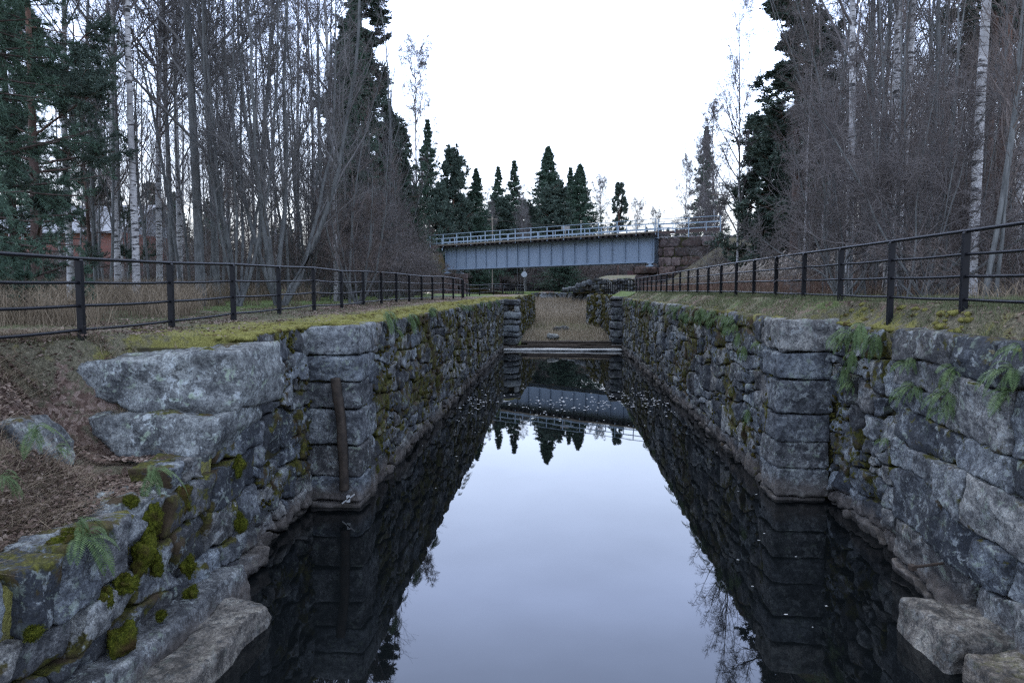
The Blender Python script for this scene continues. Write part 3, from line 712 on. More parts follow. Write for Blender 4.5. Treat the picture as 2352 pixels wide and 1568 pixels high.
m_ = MB(); p = onY(1285, 758, 52); rock_box(m_, p[0]-.6, p[0]+.7, 51.5, 52.6, .6, 1.02, n=14, pw=3, amp=.15, seed=141, moss=.2, rnd=.4)
tag(ob('low_stone', m_.mesh('low_stone', M_STONE, True, True)), 'low dark stone half sunk in the grass of the dry basin', 'stone')

# timber sill + pale beam -----------------------------------------------------
def rough_beam(name, mat, p, q, w, h, seed, parent=None):
    (R, o), L = frame_along(p, q); m_ = MB(); n = 60
    us = np.linspace(0, L, n); a = np.linspace(0, 2*pi, 13)[:-1]
    sq = np.stack([np.cos(a), np.sin(a)], 1); sq = sq/np.maximum(abs(sq).max(1), .75)[:, None]
    V = np.zeros((n, 12, 3)); V[..., 0] = us[:, None]; V[..., 1] = sq[None, :, 0]*w/2; V[..., 2] = sq[None, :, 1]*h/2
    V = V + .03*np.stack([0*V[..., 0], fbm(V*[1, 3, 3], 4, seed), fbm(V*[1, 3, 3]+9, 4, seed+3)], -1)
    I = np.arange(n*12).reshape(n, 12); J = np.roll(I, -1, 1); Q = np.stack([I[:-1], J[:-1], J[1:], I[1:]], -1).reshape(-1, 4)[:, ::-1]
    m_.add(V.reshape(-1, 3)@R.T+o, Q)
    m_.more([[I[0, 0], I[0, k], I[0, k+1]] for k in range(1, 11)], 0); m_.more([[I[-1, 0], I[-1, k+1], I[-1, k]] for k in range(1, 11)], 0)
    return ob(name, m_.mesh(name, mat, True), parent)
t = empty('gate_sill', (0, 44.2, 0)); tag(t, 'dark broken timber sill crossing the far end of the water', 'timber sill')
for o in (rough_beam('timber', M_WOOD, (-2.6, 44.55, .42), (3.6, 44.5, .50), .3, .2, 5), rough_beam('timber', M_WOOD, (-3.3, 44.15, .16), (3.9, 44.2, .2), .25, .22, 6), rough_beam('timber', M_WOOD, (-2.2, 44.3, .30), (3.2, 44.35, .34), .3, .12, 7)):
    o.parent = t; o.location = (0, -44.2, 0)
tag(rough_beam('pale_beam', M_PALEWOOD, (-3.65, 43.4, .05), (3.85, 43.45, .09), .55, .14, 9), 'long pale bleached beam floating across the water before the dark sill', 'beam')
# upright old post at the left pier with pale scrap
tag(rough_beam('wooden_post', M_WOOD, onY(794, 1125, 11.66), onY(774, 868, 11.66), .13, .16, 12), 'old brown timber post standing against the left pier', 'post')
p = onY(800, 1145, 11.5)
m_ = MB(); m_.box(-.14, .14, -.01, .01, -.012, .012, (np.array([[.8, 0, -.55], [0, 1, 0], [.6, 0, .8]]), p)); m_.box(-.03, .03, -.01, .01, -.06, .06, (np.eye(3), p))
tag(ob('pale_stick', m_.mesh('pale_stick', M_PALEWOOD)), 'short pale splintered stick lying at the foot of the left pier', 'stick')
def iron_rod(name, p, q, r, lab, cat):
    m_ = MB(); (R, o), L = frame_along(p, q); a = np.arange(8)*pi/4
    V = np.array([[x, r*cos(b), r*sin(b)] for x in (0, L) for b in a])@R.T+o
    I = np.arange(8); J = (I+1) % 8; m_.add(V, np.stack([I, J, J+8, I+8], 1)); m_.box(L-.03, L+.03, -.035, .035, -.03, .03, (R, o))
    tag(ob(name, m_.mesh(name, simple('rusty iron', (.06, .045, .035), .7))), lab, cat)
iron_rod('iron_pin', onX(480, 1402, -4.15), onX(510, 1418, -4.0)+np.array([.15, 0, 0]), .018, 'short rusty iron pin sticking out of the left wall above the ledge block', 'iron pin')
iron_rod('iron_bar', (4.6, 8.35, .62), (4.2, 8.25, .60), .018, 'short iron bar sticking out above the pale ledge block on the right', 'iron bar')

# ------------------------------------------------------------------ moss cushions on the left stones
def cushion(px, py, X, rx, ry, lab, sd):
    p = onX(px, py, X); d = p[1]; a = rx/1568*d; b = ry/1568*d
    n1, n2 = 40, 28; th = np.arange(n1)*2*pi/n1; ph = np.linspace(.03, pi-.03, n2); p = p + np.array([.05, 0, 0])
    s = np.stack([np.outer(np.sin(ph), np.cos(th))*.75, np.outer(np.sin(ph), np.sin(th)), np.outer(np.cos(ph), np.ones(n1))], -1)
    sc_ = (1 + .55*fbm(s*1.6+sd, 3, sd))[..., None]
    V = s*sc_*np.array([(a+b)*.55, a*1.15, b])+p
    V = V + s*((a+b)*.10*fbm(V*22, 3, sd) + .008*vnoise(V*90, sd))[..., None]
    I = np.arange(n1*n2).reshape(n2, n1); J = np.roll(I, -1, 1); Q = np.stack([I[:-1], I[1:], J[1:], J[:-1]], -1).reshape(-1, 4)
    rr = np.random.default_rng(sd); k = rr.integers(0, n1*n2, 2600); c = V.reshape(-1, 3)[k]; nn = s.reshape(-1, 3)[k]; nn /= np.linalg.norm(nn, axis=1, keepdims=True)
    j = rr.normal(0, .5, (2600, 3)); dd = (nn+j); dd /= np.linalg.norm(dd, axis=1, keepdims=True); w = np.cross(dd, rr.normal(size=(2600, 3))); w /= np.linalg.norm(w, axis=1, keepdims=True)
    c = c+rr.normal(0, .006, c.shape); T = np.concatenate([c-w*.0022, c+w*.0022, c+dd*rr.uniform(.008, .022, (2600, 1))])
    m_ = MB(); m_.add(V.reshape(-1, 3), Q); i = np.arange(2600); m_.add(T, np.stack([i, i+2600, i+5200], 1))
    tag(ob('moss_cushion', m_.mesh('moss_cushion', M_MOSS, True)), lab, 'moss', 'moss cushions on the left wall')
for i, (px, py, X, rx, ry, lab) in enumerate((
        (336, 1196, -4.28, 30, 42, 'large olive moss cushion below the fern under the pale block'),
        (404, 1150, -4.28, 18, 36, 'tall moss cushion hanging beside the fern under the pale block'),
        (322, 1272, -4.2, 26, 34, 'ragged moss cushion hanging right below the large olive cushion'),
        (348, 1300, -4.2, 14, 26, 'narrow moss strip beside the ragged hanging cushion'),
        (276, 1340, -4.18, 30, 22, 'bright green moss cushion under the frond of the lower fern'),
        (424, 1298, -4.15, 12, 22, 'small oval moss cushion in the vertical joint of the left wall'),
        (428, 1360, -4.13, 15, 13, 'small bright moss tuft above the pale stone near the ledge'),
        (360, 1412, -4.13, 12, 9, 'tiny yellow green moss tuft on a pale stone near the bottom left'),
        (268, 1478, -4.12, 30, 34, 'brightest green moss cushion draped over stones at the bottom left'),
        (60, 1452, -4.15, 22, 14, 'flat moss cushion at the lower left frame corner'),
        (228, 1378, -4.2, 16, 26, 'brown green moss cushion left of the bright green cushion'),
        (540, 1070, -4.12, 8, 22, 'string of small moss tufts in a joint below the overhanging slab'),
        (545, 1200, -4.12, 7, 24, 'row of tiny moss tufts beside a pale lichen spot on the left wall'),
        (150, 1232, -4.35, 40, 22, 'orange green moss cushion at the edge of the leaf litter'),
        (290, 1150, -4.35, 18, 14, 'brown moss knob on top of the moss capped corner stone'))):
    cushion(px, py, X, rx, ry, lab, 200+i)

# ------------------------------------------------------------------ fences
def tube(mb, P, r, ns=8):
    P = np.asarray(P, float); K = len(P); T = np.gradient(P, axis=0); T /= np.linalg.norm(T, axis=1, keepdims=True)
    up = np.array([0, 0, 1.0]); A = np.cross(T, up); A /= np.maximum(np.linalg.norm(A, axis=1, keepdims=True), 1e-6); B = np.cross(A, T)
    a = np.arange(ns)*2*pi/ns; V = P[:, None]+r*(np.cos(a)[None, :, None]*A[:, None]+np.sin(a)[None, :, None]*B[:, None])
    I = np.arange(K*ns).reshape(K, ns); J = np.roll(I, -1, 1); mb.add(V.reshape(-1, 3), np.stack([I[:-1], J[:-1], J[1:], I[1:]], -1).reshape(-1, 4))
def post_mesh(h, w=.042, d=.034):
    m_ = MB(); c = .006
    prof = [(-w, -d+c), (-w+c, -d), (w-c, -d), (w, -d+c), (w, d-c), (w-c, d), (-w+c, d), (-w, d-c)]
    lev = [(-.35, 1), (h-.012, 1), (h, .72)]
    V = np.array([[x*s, y*s, z] for z, s in lev for x, y in prof]); I = np.arange(24).reshape(3, 8); J = np.roll(I, -1, 1)
    m_.add(V, np.stack([I[:-1], J[:-1], J[1:], I[1:]], -1).reshape(-1, 4)); m_.more([[16, 17, 18, 23], [18, 19, 22, 23], [19, 20, 21, 22]], 0)
    for z in (h*.12, h*.42, h*.71):
        m_.box(-.012, .012, -d-.008, -d+.001, z-.012, z+.012)
    return m_.mesh('post', M_IRON)
def iron_fence(label, pts, h, rails=(.115, .42, .71, 1.0), wob=0.0, group=None, r=.02):
    pts = np.array(pts, float); t = empty('iron_fence', pts[0]); tag(t, label, 'fence', group)
    pm = post_mesh(h)
    for i, p in enumerate(pts):
        q = pts[min(i+1, len(pts)-1)]-pts[max(i-1, 0)]
        o = ob('post', pm, t, p-pts[0]); o.rotation_euler = (0, 0, math.atan2(q[1], q[0])+pi/2); 
        o.rotation_euler[0] = random.uniform(-.01, .01)
    for k, f in enumerate(rails):
        m_ = MB(); L = []
        for i in range(len(pts)-1):
            for s in np.linspace(0, 1, 5)[:-1]:
                p = pts[i]*(1-s)+pts[i+1]*s; L.append(p+np.array([0, 0, h*f-.012*sin(pi*s)*(k < 3)+(.012 if k == 3 else 0)]))
        L.append(pts[-1]+np.array([0, 0, h*f])); tube(m_, np.array(L)-pts[0], r*(1.25 if k == 3 else 1.0))
        ob('rail', m_.mesh('rail', M_IRON, True), t)
    return t
zL = {4.4: 3.25, 6.4: 3.27, 8.4: 3.27, 10.4: 3.29, 12.4: 3.34, 14.4: 3.36, 16.4: 3.40, 18.4: 3.37, 20.4: 3.41, 22.4: 3.43, 24.4: 3.44, 26.4: 3.43, 28.4: 3.42, 30.4: 3.44, 32.4: 3.47, 34.4: 3.44, 36.4: 3.40}
xL = lambda y: float(np.interp(y, [4, 6.4, 8.4, 12.4, 18.4, 26.4, 31, 36.4], [-6.1, -6.16, -6.19, -6.13, -6.02, -5.93, -5.75, -5.3]))
iron_fence('black iron four rail fence along the left bank beside the mossy path', [(xL(y), y, z) for y, z in zL.items()], 1.02)
iron_fence('black iron fence bending around the far left corner towards the gate opening', [(-5.3, 36.9, 3.4), (-5.75, 40, 3.28), (-6.1, 44, 3.2), (-6.6, 49, 3.2), (-6.4, 53.5, 3.22), (-5.5, 55.5, 3.3), (-4.9, 57, 3.3)]+[(-4.75+.028*i*1.6, 58.6+i*1.7, 3.34) for i in range(12)], 1.0)
xR = lambda y: float(np.interp(y, [5, 9.1, 21, 45, 60, 76], [5.07, 5.11, 5.26, 5.35, 5.2, 4.7]))
iron_fence('black iron four rail fence along the right bank in rough grass', [(xR(y), y, float(np.interp(y, [5, 9, 15, 21, 40, 76], [3.66, 3.67, 3.70, 3.73, 3.70, 3.62]))) for y in np.arange(5.1, 77, 2.0)], .96)
farp = [(onY(x, y, Y)) for x, y, Y in [(1196, 668, 96), (1216, 668, 96), (1236, 667, 96), (1256, 667, 96), (1276, 666, 96), (1298, 665, 95), (1320, 662, 94), (1345, 657, 93), (1368, 652, 92), (1392, 648, 91), (1410, 646, 90), (1430, 646, 90), (1450, 646, 90), (1470, 647, 90), (1490, 648, 90)]]
iron_fence('distant thin fence beyond the dry basin climbing the mound under the bridge', farp, 1.1, r=.018)

# ------------------------------------------------------------------ railway bridge
A_ = onY(1023, 620, 76.0); B_ = onY(1503, 604, 64.0); A_[2] = 6.07; B_[2] = 6.40
(R, o), L = frame_along(A_, B_); M = (R, o)
br = empty('railway_bridge', tuple(A_)); tag(br, 'grey blue steel plate girder railway bridge spanning the canal with pale railings', 'bridge')
def bpart(name, mb, mat, smooth=False):
    me = mb.mesh(name, mat, smooth); ob_ = ob(name, me, br, -A_); return ob_
H_ = 2.33
for yy in (0, 2.2):
    g = MB(); g.box(0, L, yy-.012, yy+.012, 0, H_, M); g.box(-.02, L+.02, yy-.2, yy+.2, -.04, .02, M); g.box(-.02, L+.02, yy-.2, yy+.2, H_-.02, H_+.05, M)
    g.box(0, L, yy-.06, yy+.06, .02, .14, M); g.box(0, L, yy-.06, yy+.06, H_-.14, H_-.02, M)
    bpart('girder', g, M_STEEL)
n = 18
for i in range(n+1):
    x = .25 + (L-.5)*i/n
    for yy in (0, 2.2):
        st = MB(); st.box(x-.035, x+.035, yy-.15, yy+.15, .021, H_-.021, M); bpart('stiffener', st, M_STEEL)
k = int((L+.4)/.58)
for i in range(k+1):
    x = -.1+i*.58; dk = MB(); dk.box(x-.12, x+.12, -1.0+random.uniform(-.03, .03), 3.3, H_+.052, H_+.30, M); bpart('sleeper', dk, M_SLEEPER)
pl = MB()
for yy in (-1.05, -.78, -.51): pl.box(-.6, L+.6, yy, yy+.25, H_+.305, H_+.36, M)
pl.box(-.6, L+.6, -1.08, -1.055, H_+.24, H_+.38, M)
for yy in (3.0, 3.27): pl.box(-.6, L+.6, yy, yy+.25, H_+.305, H_+.36, M)
bpart('walkway', pl, M_PLANK)
rl = MB()
for yy in (.35, 1.85): rl.box(-6, L+6, yy-.035, yy+.035, H_+.31, H_+.46, M)
bpart('rail', rl, simple('rusty rail', (.09, .06, .05), .6))
z0 = H_+.36
for side, yy in (('near', -1.0), ('far', 3.45)):
    rr = MB(); xs = np.linspace(-3.2, L+.5, 16)
    for j, x in enumerate(xs):
        rr.box(x-.035, x+.035, yy-.035, yy+.035, H_+.1, z0+1.12, M)
        if j < len(xs)-1: xm = (x+xs[j+1])/2; rr.box(xm-.03, xm+.03, yy-.05, yy-.0, z0-.02, z0+.68, M)
    rr.box(-3.2, L+.5, yy-.025, yy+.025, z0+1.09, z0+1.14, M); rr.box(-3.2, L+.5, yy-.06, yy-.036, z0+.62, z0+.72, M); rr.box(-3.2, L+.5, yy-.06, yy-.036, z0+.14, z0+.22, M)
    bpart('railing', rr, M_STEEL2)
for x in (.35, L-.35):
    for yy in (0, 2.2):
        be = MB(); be.box(x-.3, x+.3, yy-.25, yy+.25, -.12, -.045, M); be.box(x-.15, x+.15, yy-.2, yy+.2, -.31, -.115, M); be.box(x-.35, x+.35, yy-.3, yy+.3, -.42, -.305, M); bpart('bearing', be, M_STEEL2)
# railing continuing on the right approach
E_ = B_+np.array([0, 0, H_]); e2 = onY(1655, 516, 61.0); G = onY(1512, 520, 63.3); G[2] = B_[2]+z0; e2[2] = G[2]+.05
(R2, o2), L2 = frame_along(G, e2); t = empty('railing', tuple(G)); tag(t, 'pale blue railing on top of the brown stone abutment', 'railing')
rr = MB()
for j in range(3):
    x = L2*j/2; rr.box(x-.04, x+.04, -.04, .04, -.6, 1.12, (R2, o2))
for x in (L2*.28, L2*.78): rr.box(x-.03, x+.03, -.05, 0, -.1, .68, (R2, o2))
rr.box(0, L2, -.025, .025, 1.09, 1.14, (R2, o2)); rr.box(0, L2, -.06, -.042, .6, .7, (R2, o2)); rr.box(0, L2, -.06, -.042, .14, .22, (R2, o2))
ob('rail_frame', rr.mesh('rail_frame', M_STEEL2), t, -G)
# small sign board on the railing
p = onY(1299, 523, 68.6); m_ = MB(); m_.box(-.42, .42, -.03, .03, -.16, .14, (np.eye(3), p)); m_.box(-.04, .04, .0, .05, -1.1, .1, (np.eye(3), p))
tag(ob('sign_board', m_.mesh('sign_board', simple('weathered sign board', (.30, .28, .25), .7, bs=0))), 'small weathered rectangular board fixed above the bridge railing', 'sign')

# abutments
def squared(label, name, pts, side, z0, z1, rowh, w, seed):
    mb, bk = MB(), MB(); F, U = path_map(pts, side, wob=.02)
    stones(mb, layout(U, z0, z1, rowh, w, seed, jit=.05, slant=.06, split=0), F, NT=28, seed=seed, off=.05, tilt=.03, amp=.05, freq=1.6, edge=.1, pr=9, gap=.02, mossf=lambda P: .12+0*P[..., 0], depth=.4)
    backing(bk, F, U, z0, z1, -.12); bx = MB(); wall_thing(name, label, 'bridge abutment', mb, bk, M_BROWN)
aR = (B_[0]+.35, 63.6)
squared('brown squared granite abutment carrying the right end of the bridge', 'bridge_abutment', [(9.9, 70), (aR[0], aR[1]+.25), (aR[0]+.02, aR[1]), (12.7, 61.9), (14.5, 63)], +1, 3.4, 8.55, .86, 1.5, 95)
squared('dark stone abutment under the left end of the bridge', 'bridge_abutment', [(-13.6, 74.6), (-13.3, 76.2), (-11.0, 81)], +1, 3.2, 5.75, .6, 1.1, 97)
m_ = MB(); rock_box(m_, 6.9, 8.9, 63.6, 67, 5.30, 5.98, n=14, pw=8, amp=.05, seed=150, moss=.1, rnd=.4); rock_box(m_, 7.0, 8.95, 63.7, 67, 3.5, 5.28, n=14, pw=8, amp=.06, seed=151, moss=.1, rnd=.2)
tag(ob('bearing_block', m_.mesh('bearing_block', M_BROWN, True, True)), 'dark brown stone block under the right bearing of the bridge', 'stone block')
m_ = MB(); (R3, o3), L3 = frame_along((aR[0]-.1, aR[1]+.3, 8.52), (30, 59.8, 8.55)); n = 1600
rk = np.random.default_rng(4); P3 = np.stack([rk.uniform(0, L3, n), rk.uniform(-.5, 2.5, n), rk.uniform(-.03, .14, n)], 1)@R3.T+o3
blobs(m_, P3, rk.uniform(.06, .13, n), 2, nseg=5, nring=4); tag(ob('railway_ballast', m_.mesh('railway_ballast', M_BALLAST)), 'pale crushed stone ballast along the top of the right embankment', 'ballast', kind='stuff')

# overhead wires with poles
def pole(label, px, py0, py1, Y, r=.11, arm=True):
    b = onY(px, py0, Y); tt = onY(px, py1, Y); b[2] = min(b[2], hz(b[0], b[1])); t = empty('utility_pole', tuple(b)); tag(t, label, 'pole')
    m_ = MB(); tube(m_, [[0, 0, 0], [0.01, 0, (tt[2]-b[2])*.5], [0, 0, tt[2]-b[2]]], r, 10); ob('mast', m_.mesh('mast', M_PLANK, True), t)
    if arm: a = MB(); a.box(-.6, .6, -.05, .05, tt[2]-b[2]-.35, tt[2]-b[2]-.25); ob('crossarm', a.mesh('crossarm', M_PLANK), t)
    return tt
pA = pole('thin pale pole behind the left part of the bridge railing', 1131, 640, 498, 84)
pB = pole('tall pole rising at the end of the railing above the right abutment', 1647, 545, 440, 66, .07)
m_ = MB()
for dz in (-.3,):
    s = np.linspace(0, 1, 40)[:, None]; a = pA+[0, 0, dz-.0]; b = pB+[0, 0, dz]; b[2] = onY(1647, 494, 66)[2]
    P = a*(1-s)+b*s; P[:, 2] -= (4*s[:, 0]*(1-s[:, 0]))*.9; tube(m_, P, .022, 5)
a = pA.copy(); b = onY(960, 480, 92); s = np.linspace(0, 1, 20)[:, None]; P = a*(1-s)+b*s; tube(m_, P, .02, 5)
tag(ob('overhead_wire', m_.mesh('overhead_wire', M_IRON, True)), 'thin overhead wire crossing the sky above the bridge railing', 'wire')

# round traffic sign, seen from behind, under the bridge
p = onY(1204, 630, 100); b = onY(1204, 672, 100); t = empty('road_sign', (p[0], 100, hz(p[0], 100))); tag(t, 'round grey road sign on a thin post seen under the bridge', 'road sign')
m_ = MB(); a = np.arange(24)*2*pi/24; V = np.array([[.42*cos(x), y, .42*sin(x)] for y in (-.02, .02) for x in a]); I = np.arange(24); J = (I+1) % 24
m_.add(V, np.stack([I, J, J+24, I+24], 1)); m_.add(np.array([[0, -.021, 0]]+[[.42*cos(x), -.02, .42*sin(x)] for x in a]), [[0, 1+(k+1) % 24, 1+k] for k in range(24)]); m_.add(np.array([[0, .021, 0]]+[[.42*cos(x), .02, .42*sin(x)] for x in a]), [[0, 1+k, 1+(k+1) % 24] for k in range(24)])
zz = p[2]-hz(p[0], 100); ob('disc', m_.mesh('disc', M_SIGN), t, (0, 0, zz)); m_ = MB(); tube(m_, [[0, .05, -.1], [0, .05, zz*.5], [0, .05, zz+.35]], .035); ob('sign_post', m_.mesh('sign_post', M_SIGN, True), t)
for x, y, lab in ((1142, 661, 'small pale picnic bench on the grass beyond the bend of the fence'),):
    p = onY(x, y, 80); zg = hz(p[0], 80); t = empty('bench', (p[0], 80, zg)); tag(t, lab, 'bench')
    m_ = MB(); m_.box(-.9, .9, -.2, .2, .72, .77); ob('seat', m_.mesh('seat', M_STEEL2), t)
    for sx_ in (-.7, .7): m_ = MB(); m_.box(sx_-.05, sx_+.05, -.18, .18, 0, .72); ob('leg', m_.mesh('leg', M_SLEEPER), t)
p = onY(1452, 632, 92); t = empty('information_board', (p[0], 92, hz(p[0], 92))); tag(t, 'dark red information board standing on the mound right of the bridge opening', 'sign')
zz = p[2]-hz(p[0], 92); m_ = MB(); m_.box(-.65, .65, -.04, .04, zz-.6, zz+.55); ob('panel', m_.mesh('panel', simple('dark red board', (.07, .03, .03), .7)), t)
for s_ in (-.6, .6): m_ = MB(); m_.box(s_-.05, s_+.05, .045, .12, -.1, zz+.6); ob('post', m_.mesh('post', M_SLEEPER), t)

# ------------------------------------------------------------------ brick house, behind the left trees
c0 = onY(276, 640, 45); hx1 = c0[0]; hx0 = hx1-13; hzg = 3.7
t = empty('brick_house', (hx1, 45, hzg)); tag(t, 'red brick house with a pale sheet metal roof half hidden behind the left conifers', 'house')
w = MB(); w.box(-13, 0, 0, 8, -.4, 4.1); ob('wall', w.mesh('wall', M_BRICK), t)
rf = MB(); V = np.array([[-13.5, -.6, 4.12], [.5, -.6, 4.12], [.5, 4, 6.4], [-13.5, 4, 6.4], [-13.5, 8.6, 4.12], [.5, 8.6, 4.12]]); V2 = V+[0, 0, -.12]
rf.add(np.concatenate([V, V2]), [[0, 1, 2, 3], [3, 2, 5, 4], [7, 6, 9, 8], [8, 9, 10, 11], [0, 6, 7, 1], [4, 5, 11, 10]]); rf.add(np.array([[0, .0, 4.1], [0, 8, 4.1], [0, 4, 6.25], [-13, 0, 4.1], [-13, 8, 4.1], [-13, 4, 6.25]]), [[0, 1, 2], [3, 5, 4]])
ob('roof', rf.mesh('roof', M_ROOF), t)
for k, xw in enumerate((-1.75, -4.1, -6.5, -9, -11.4)):
    f = MB(); f.box(xw-.6, xw+.6, -.06, -.003, .9, 2.7); fo = ob('window', f.mesh('window', M_FRAME), t)
    g = MB()
    for a0, a1 in ((xw-.5, xw-.03), (xw+.03, xw+.5)):
        for z0_, z1_ in ((1.0, 1.5), (1.56, 2.05), (2.11, 2.6)): g.box(a0, a1, -.075, -.062, z0_, z1_)
    ob('pane', g.mesh('pane', M_PANE), fo)

# ------------------------------------------------------------------ vegetation builders
def tubes(mb, P, Rr, ns=3):
    """P (N,K,3) polylines, Rr (N,K)"""
    Nn_, K, _ = P.shape; T = np.gradient(P, axis=1); T /= np.maximum(np.linalg.norm(T, axis=2, keepdims=True), 1e-9)
    ref = np.where(abs(T[..., 2:3]) > .9, np.array([1., 0, 0]), np.array([0, 0, 1.])); A = np.cross(T, ref); A /= np.maximum(np.linalg.norm(A, axis=2, keepdims=True), 1e-9); B = np.cross(T, A)
    a = np.arange(ns)*2*pi/ns
    V = P[:, :, None]+Rr[:, :, None, None]*(np.cos(a)[None, None, :, None]*A[:, :, None]+np.sin(a)[None, None, :, None]*B[:, :, None])
    I = np.arange(Nn_*K*ns).reshape(Nn_, K, ns); J = np.roll(I, -1, 2)
    mb.add(V.reshape(-1, 3), np.stack([I[:, :-1], J[:, :-1], J[:, 1:], I[:, 1:]], -1).reshape(-1, 4))
def grow(P, Rr, n, t0, t1, ang, lenf, K, trop, wig, rg, rs=.55, rend=.25, tpow=1.0, strat=False):
    """children on parent polylines; lenf(t, parentlen)->length"""
    Nn_, Kp, _ = P.shape
    t = t0+(t1-t0)*(rg.random((Nn_, n)) if not strat else (np.arange(n)[None]//9*9+rg.random((Nn_, n))*3.0)/n)**tpow
    f = t*(Kp-1); i = np.minimum(f.astype(int), Kp-2); w = (f-i)[..., None]
    ar = np.arange(Nn_)[:, None]
    base = P[ar, i]*(1-w)+P[ar, i+1]*w; T = P[ar, i+1]-P[ar, i]; seg = np.linalg.norm(T, axis=2, keepdims=True); T = T/np.maximum(seg, 1e-9)
    r0 = (Rr[ar, i]*(1-w[..., 0])+Rr[ar, i+1]*w[..., 0])
    plen = np.linalg.norm(np.diff(P, axis=1), axis=2).sum(1)[:, None]
    rv = rg.normal(size=(Nn_, n, 3)); pr = rv-(rv*T).sum(-1, keepdims=True)*T; pr /= np.maximum(np.linalg.norm(pr, axis=2, keepdims=True), 1e-9)
    an = np.radians(rg.normal(ang[0], ang[1], (Nn_, n)))[..., None]
    D = T*np.cos(an)+pr*np.sin(an); Ln = lenf(t, plen)*rg.uniform(.7, 1.15, (Nn_, n))
    D = D.reshape(-1, 3); base = base.reshape(-1, 3); Ln = Ln.reshape(-1); r = (np.minimum(r0*rs, r0)).reshape(-1)
    out = np.zeros((len(D), K, 3)); out[:, 0] = base; st_ = (Ln/(K-1))[:, None]
    for k in range(1, K):
        D = D+rg.normal(0, wig, D.shape)+np.array([0, 0, trop]); D /= np.linalg.norm(D, axis=1, keepdims=True)
        out[:, k] = out[:, k-1]+D*st_
    R_ = r[:, None]*np.linspace(1, rend, K)[None]
    return out, R_
def trunk_line(H, r, rg, K=16, wig=.02, lean=0.0, taper=.9):
    z = np.linspace(0, H, K); d = rg.uniform(0, 2*pi); x = np.cumsum(np.cumsum(rg.normal(0, wig*.35, K)))*H/K*.25+lean*z*cos(d); y = np.cumsum(np.cumsum(rg.normal(0, wig*.35, K)))*H/K*.25+lean*z*sin(d)
    x -= x[0]; y -= y[0]; P = np.stack([x, y, z-.15], -1)[None]; Rr = (r*(1-taper*(z/H))**1.0+.004+r*.35*np.exp(-z/.35))[None]; return P, Rr
def proto(kind, tm, cm, tmat, cmat):
    return (kind, tm.mesh('trunk', tmat, True), cm.mesh('crown', cmat, cmat not in LEAFY))
LEAFY = (M_NEEDLE, M_NEEDLE_P)

def birch(seed, H=19, r=.13, clear=.32, n1=40, fork=False, dense=1.0, weep=-.05, cmat=M_TWIG, tmat=None, ang=(38, 8), spread=1.0, tw=1.0):
    rg = np.random.default_rng(seed); tm, cm = MB(), MB()
    P, Rr = trunk_line(H, r, rg, 20, .10, .01); tubes(tm, P, Rr, 10)
    stems = [(P, Rr)]
    if fork:
        Pf, Rf = grow(P, Rr, 1, fork, fork+.02, (14, 2), lambda t, L: L*(1-t)*.95, 14, .05, .03, rg, .8, .1); tubes(tm, Pf, Rf, 8); stems.append((Pf, Rf))
    for P, Rr in stems:
        a, ra = grow(P, Rr, n1 if P is stems[0][0] else n1//2, clear if P is stems[0][0] else .1, .98, ang, lambda t, L: spread*(.6+L*.21*np.sin(pi*np.clip(.25+.72*t, 0, 1))**.7), 8, .055, .10, rg, .42, .2, .9)
        ra = np.clip(ra, .008, .05); b, rb = grow(a, ra, int(9*dense), .15, .97, (42, 12), lambda t, L: L*.38*(1.1-t), 6, weep*.3, .13, rg, .55, .4)
        rb = np.clip(rb, .0045, .02); c, rc = grow(b, rb, int(7*dense), .1, .98, (40, 14), lambda t, L: .22+L*.4*(1.05-t), 4, weep, .14, rg, .6, .6)
        rc = np.clip(rc, .0035, .008); d, rd = grow(c, rc, 2, .2, .9, (38, 14), lambda t, L: .10+L*.5, 3, weep*1.6, .12, rg, .8, .7)
        tubes(cm, a, ra*min(tw, 1.5), 5); tubes(cm, b, rb*tw, 4); tubes(cm, c, rc*tw, 3); tubes(cm, d, np.clip(rd, .003, .005)*tw, 3)
    return proto('birch', tm, cm, tmat or M_BIRCH, cmat)
def alder(seed, H=14, stems=6, r=.10, cmat=M_TWIG2, tmat=None, open_=.22, dens=1.0):
    rg = np.random.default_rng(seed); tm, cm = MB(), MB()
    for s in range(stems):
        hh = H*rg.uniform(.7, 1.05); K = 14; a = 2*pi*s/stems+rg.uniform(-.4, .4); z = np.linspace(0, hh, K)
        bow = open_*rg.uniform(.5, 1.3); rad = bow*hh*(1-np.exp(-z/(hh*.35)))*.8
        P = np.stack([rad*cos(a)+np.cumsum(rg.normal(0, .035, K)), rad*sin(a)+np.cumsum(rg.normal(0, .035, K)), z-.15], -1)[None]; Rr = (r*rg.uniform(.6, 1.1)*(1-.88*z/hh)+.006)[None]
        tubes(tm, P, Rr, 8)
        A, ra = grow(P, Rr, 13, .18, .97, (34, 9), lambda t, L: L*.26*(1.15-t), 8, .07, .10, rg, .5, .2); ra = np.clip(ra, .009, .05)
        B, rb = grow(A, ra, int(8*dens), .15, .97, (36, 10), lambda t, L: L*.42*(1.1-t), 6, .05, .12, rg, .55, .3); rb = np.clip(rb, .005, .02)
        Cc, rc = grow(B, rb, int(6*dens), .1, .97, (38, 12), lambda t, L: .2+L*.35, 4, .02, .14, rg, .6, .5); tubes(cm, A, ra, 5); tubes(cm, B, rb, 3); tubes(cm, Cc, np.clip(rc, .0035, .007), 3)
    return proto('alder', tm, cm, tmat or M_GREYBARK, cmat)
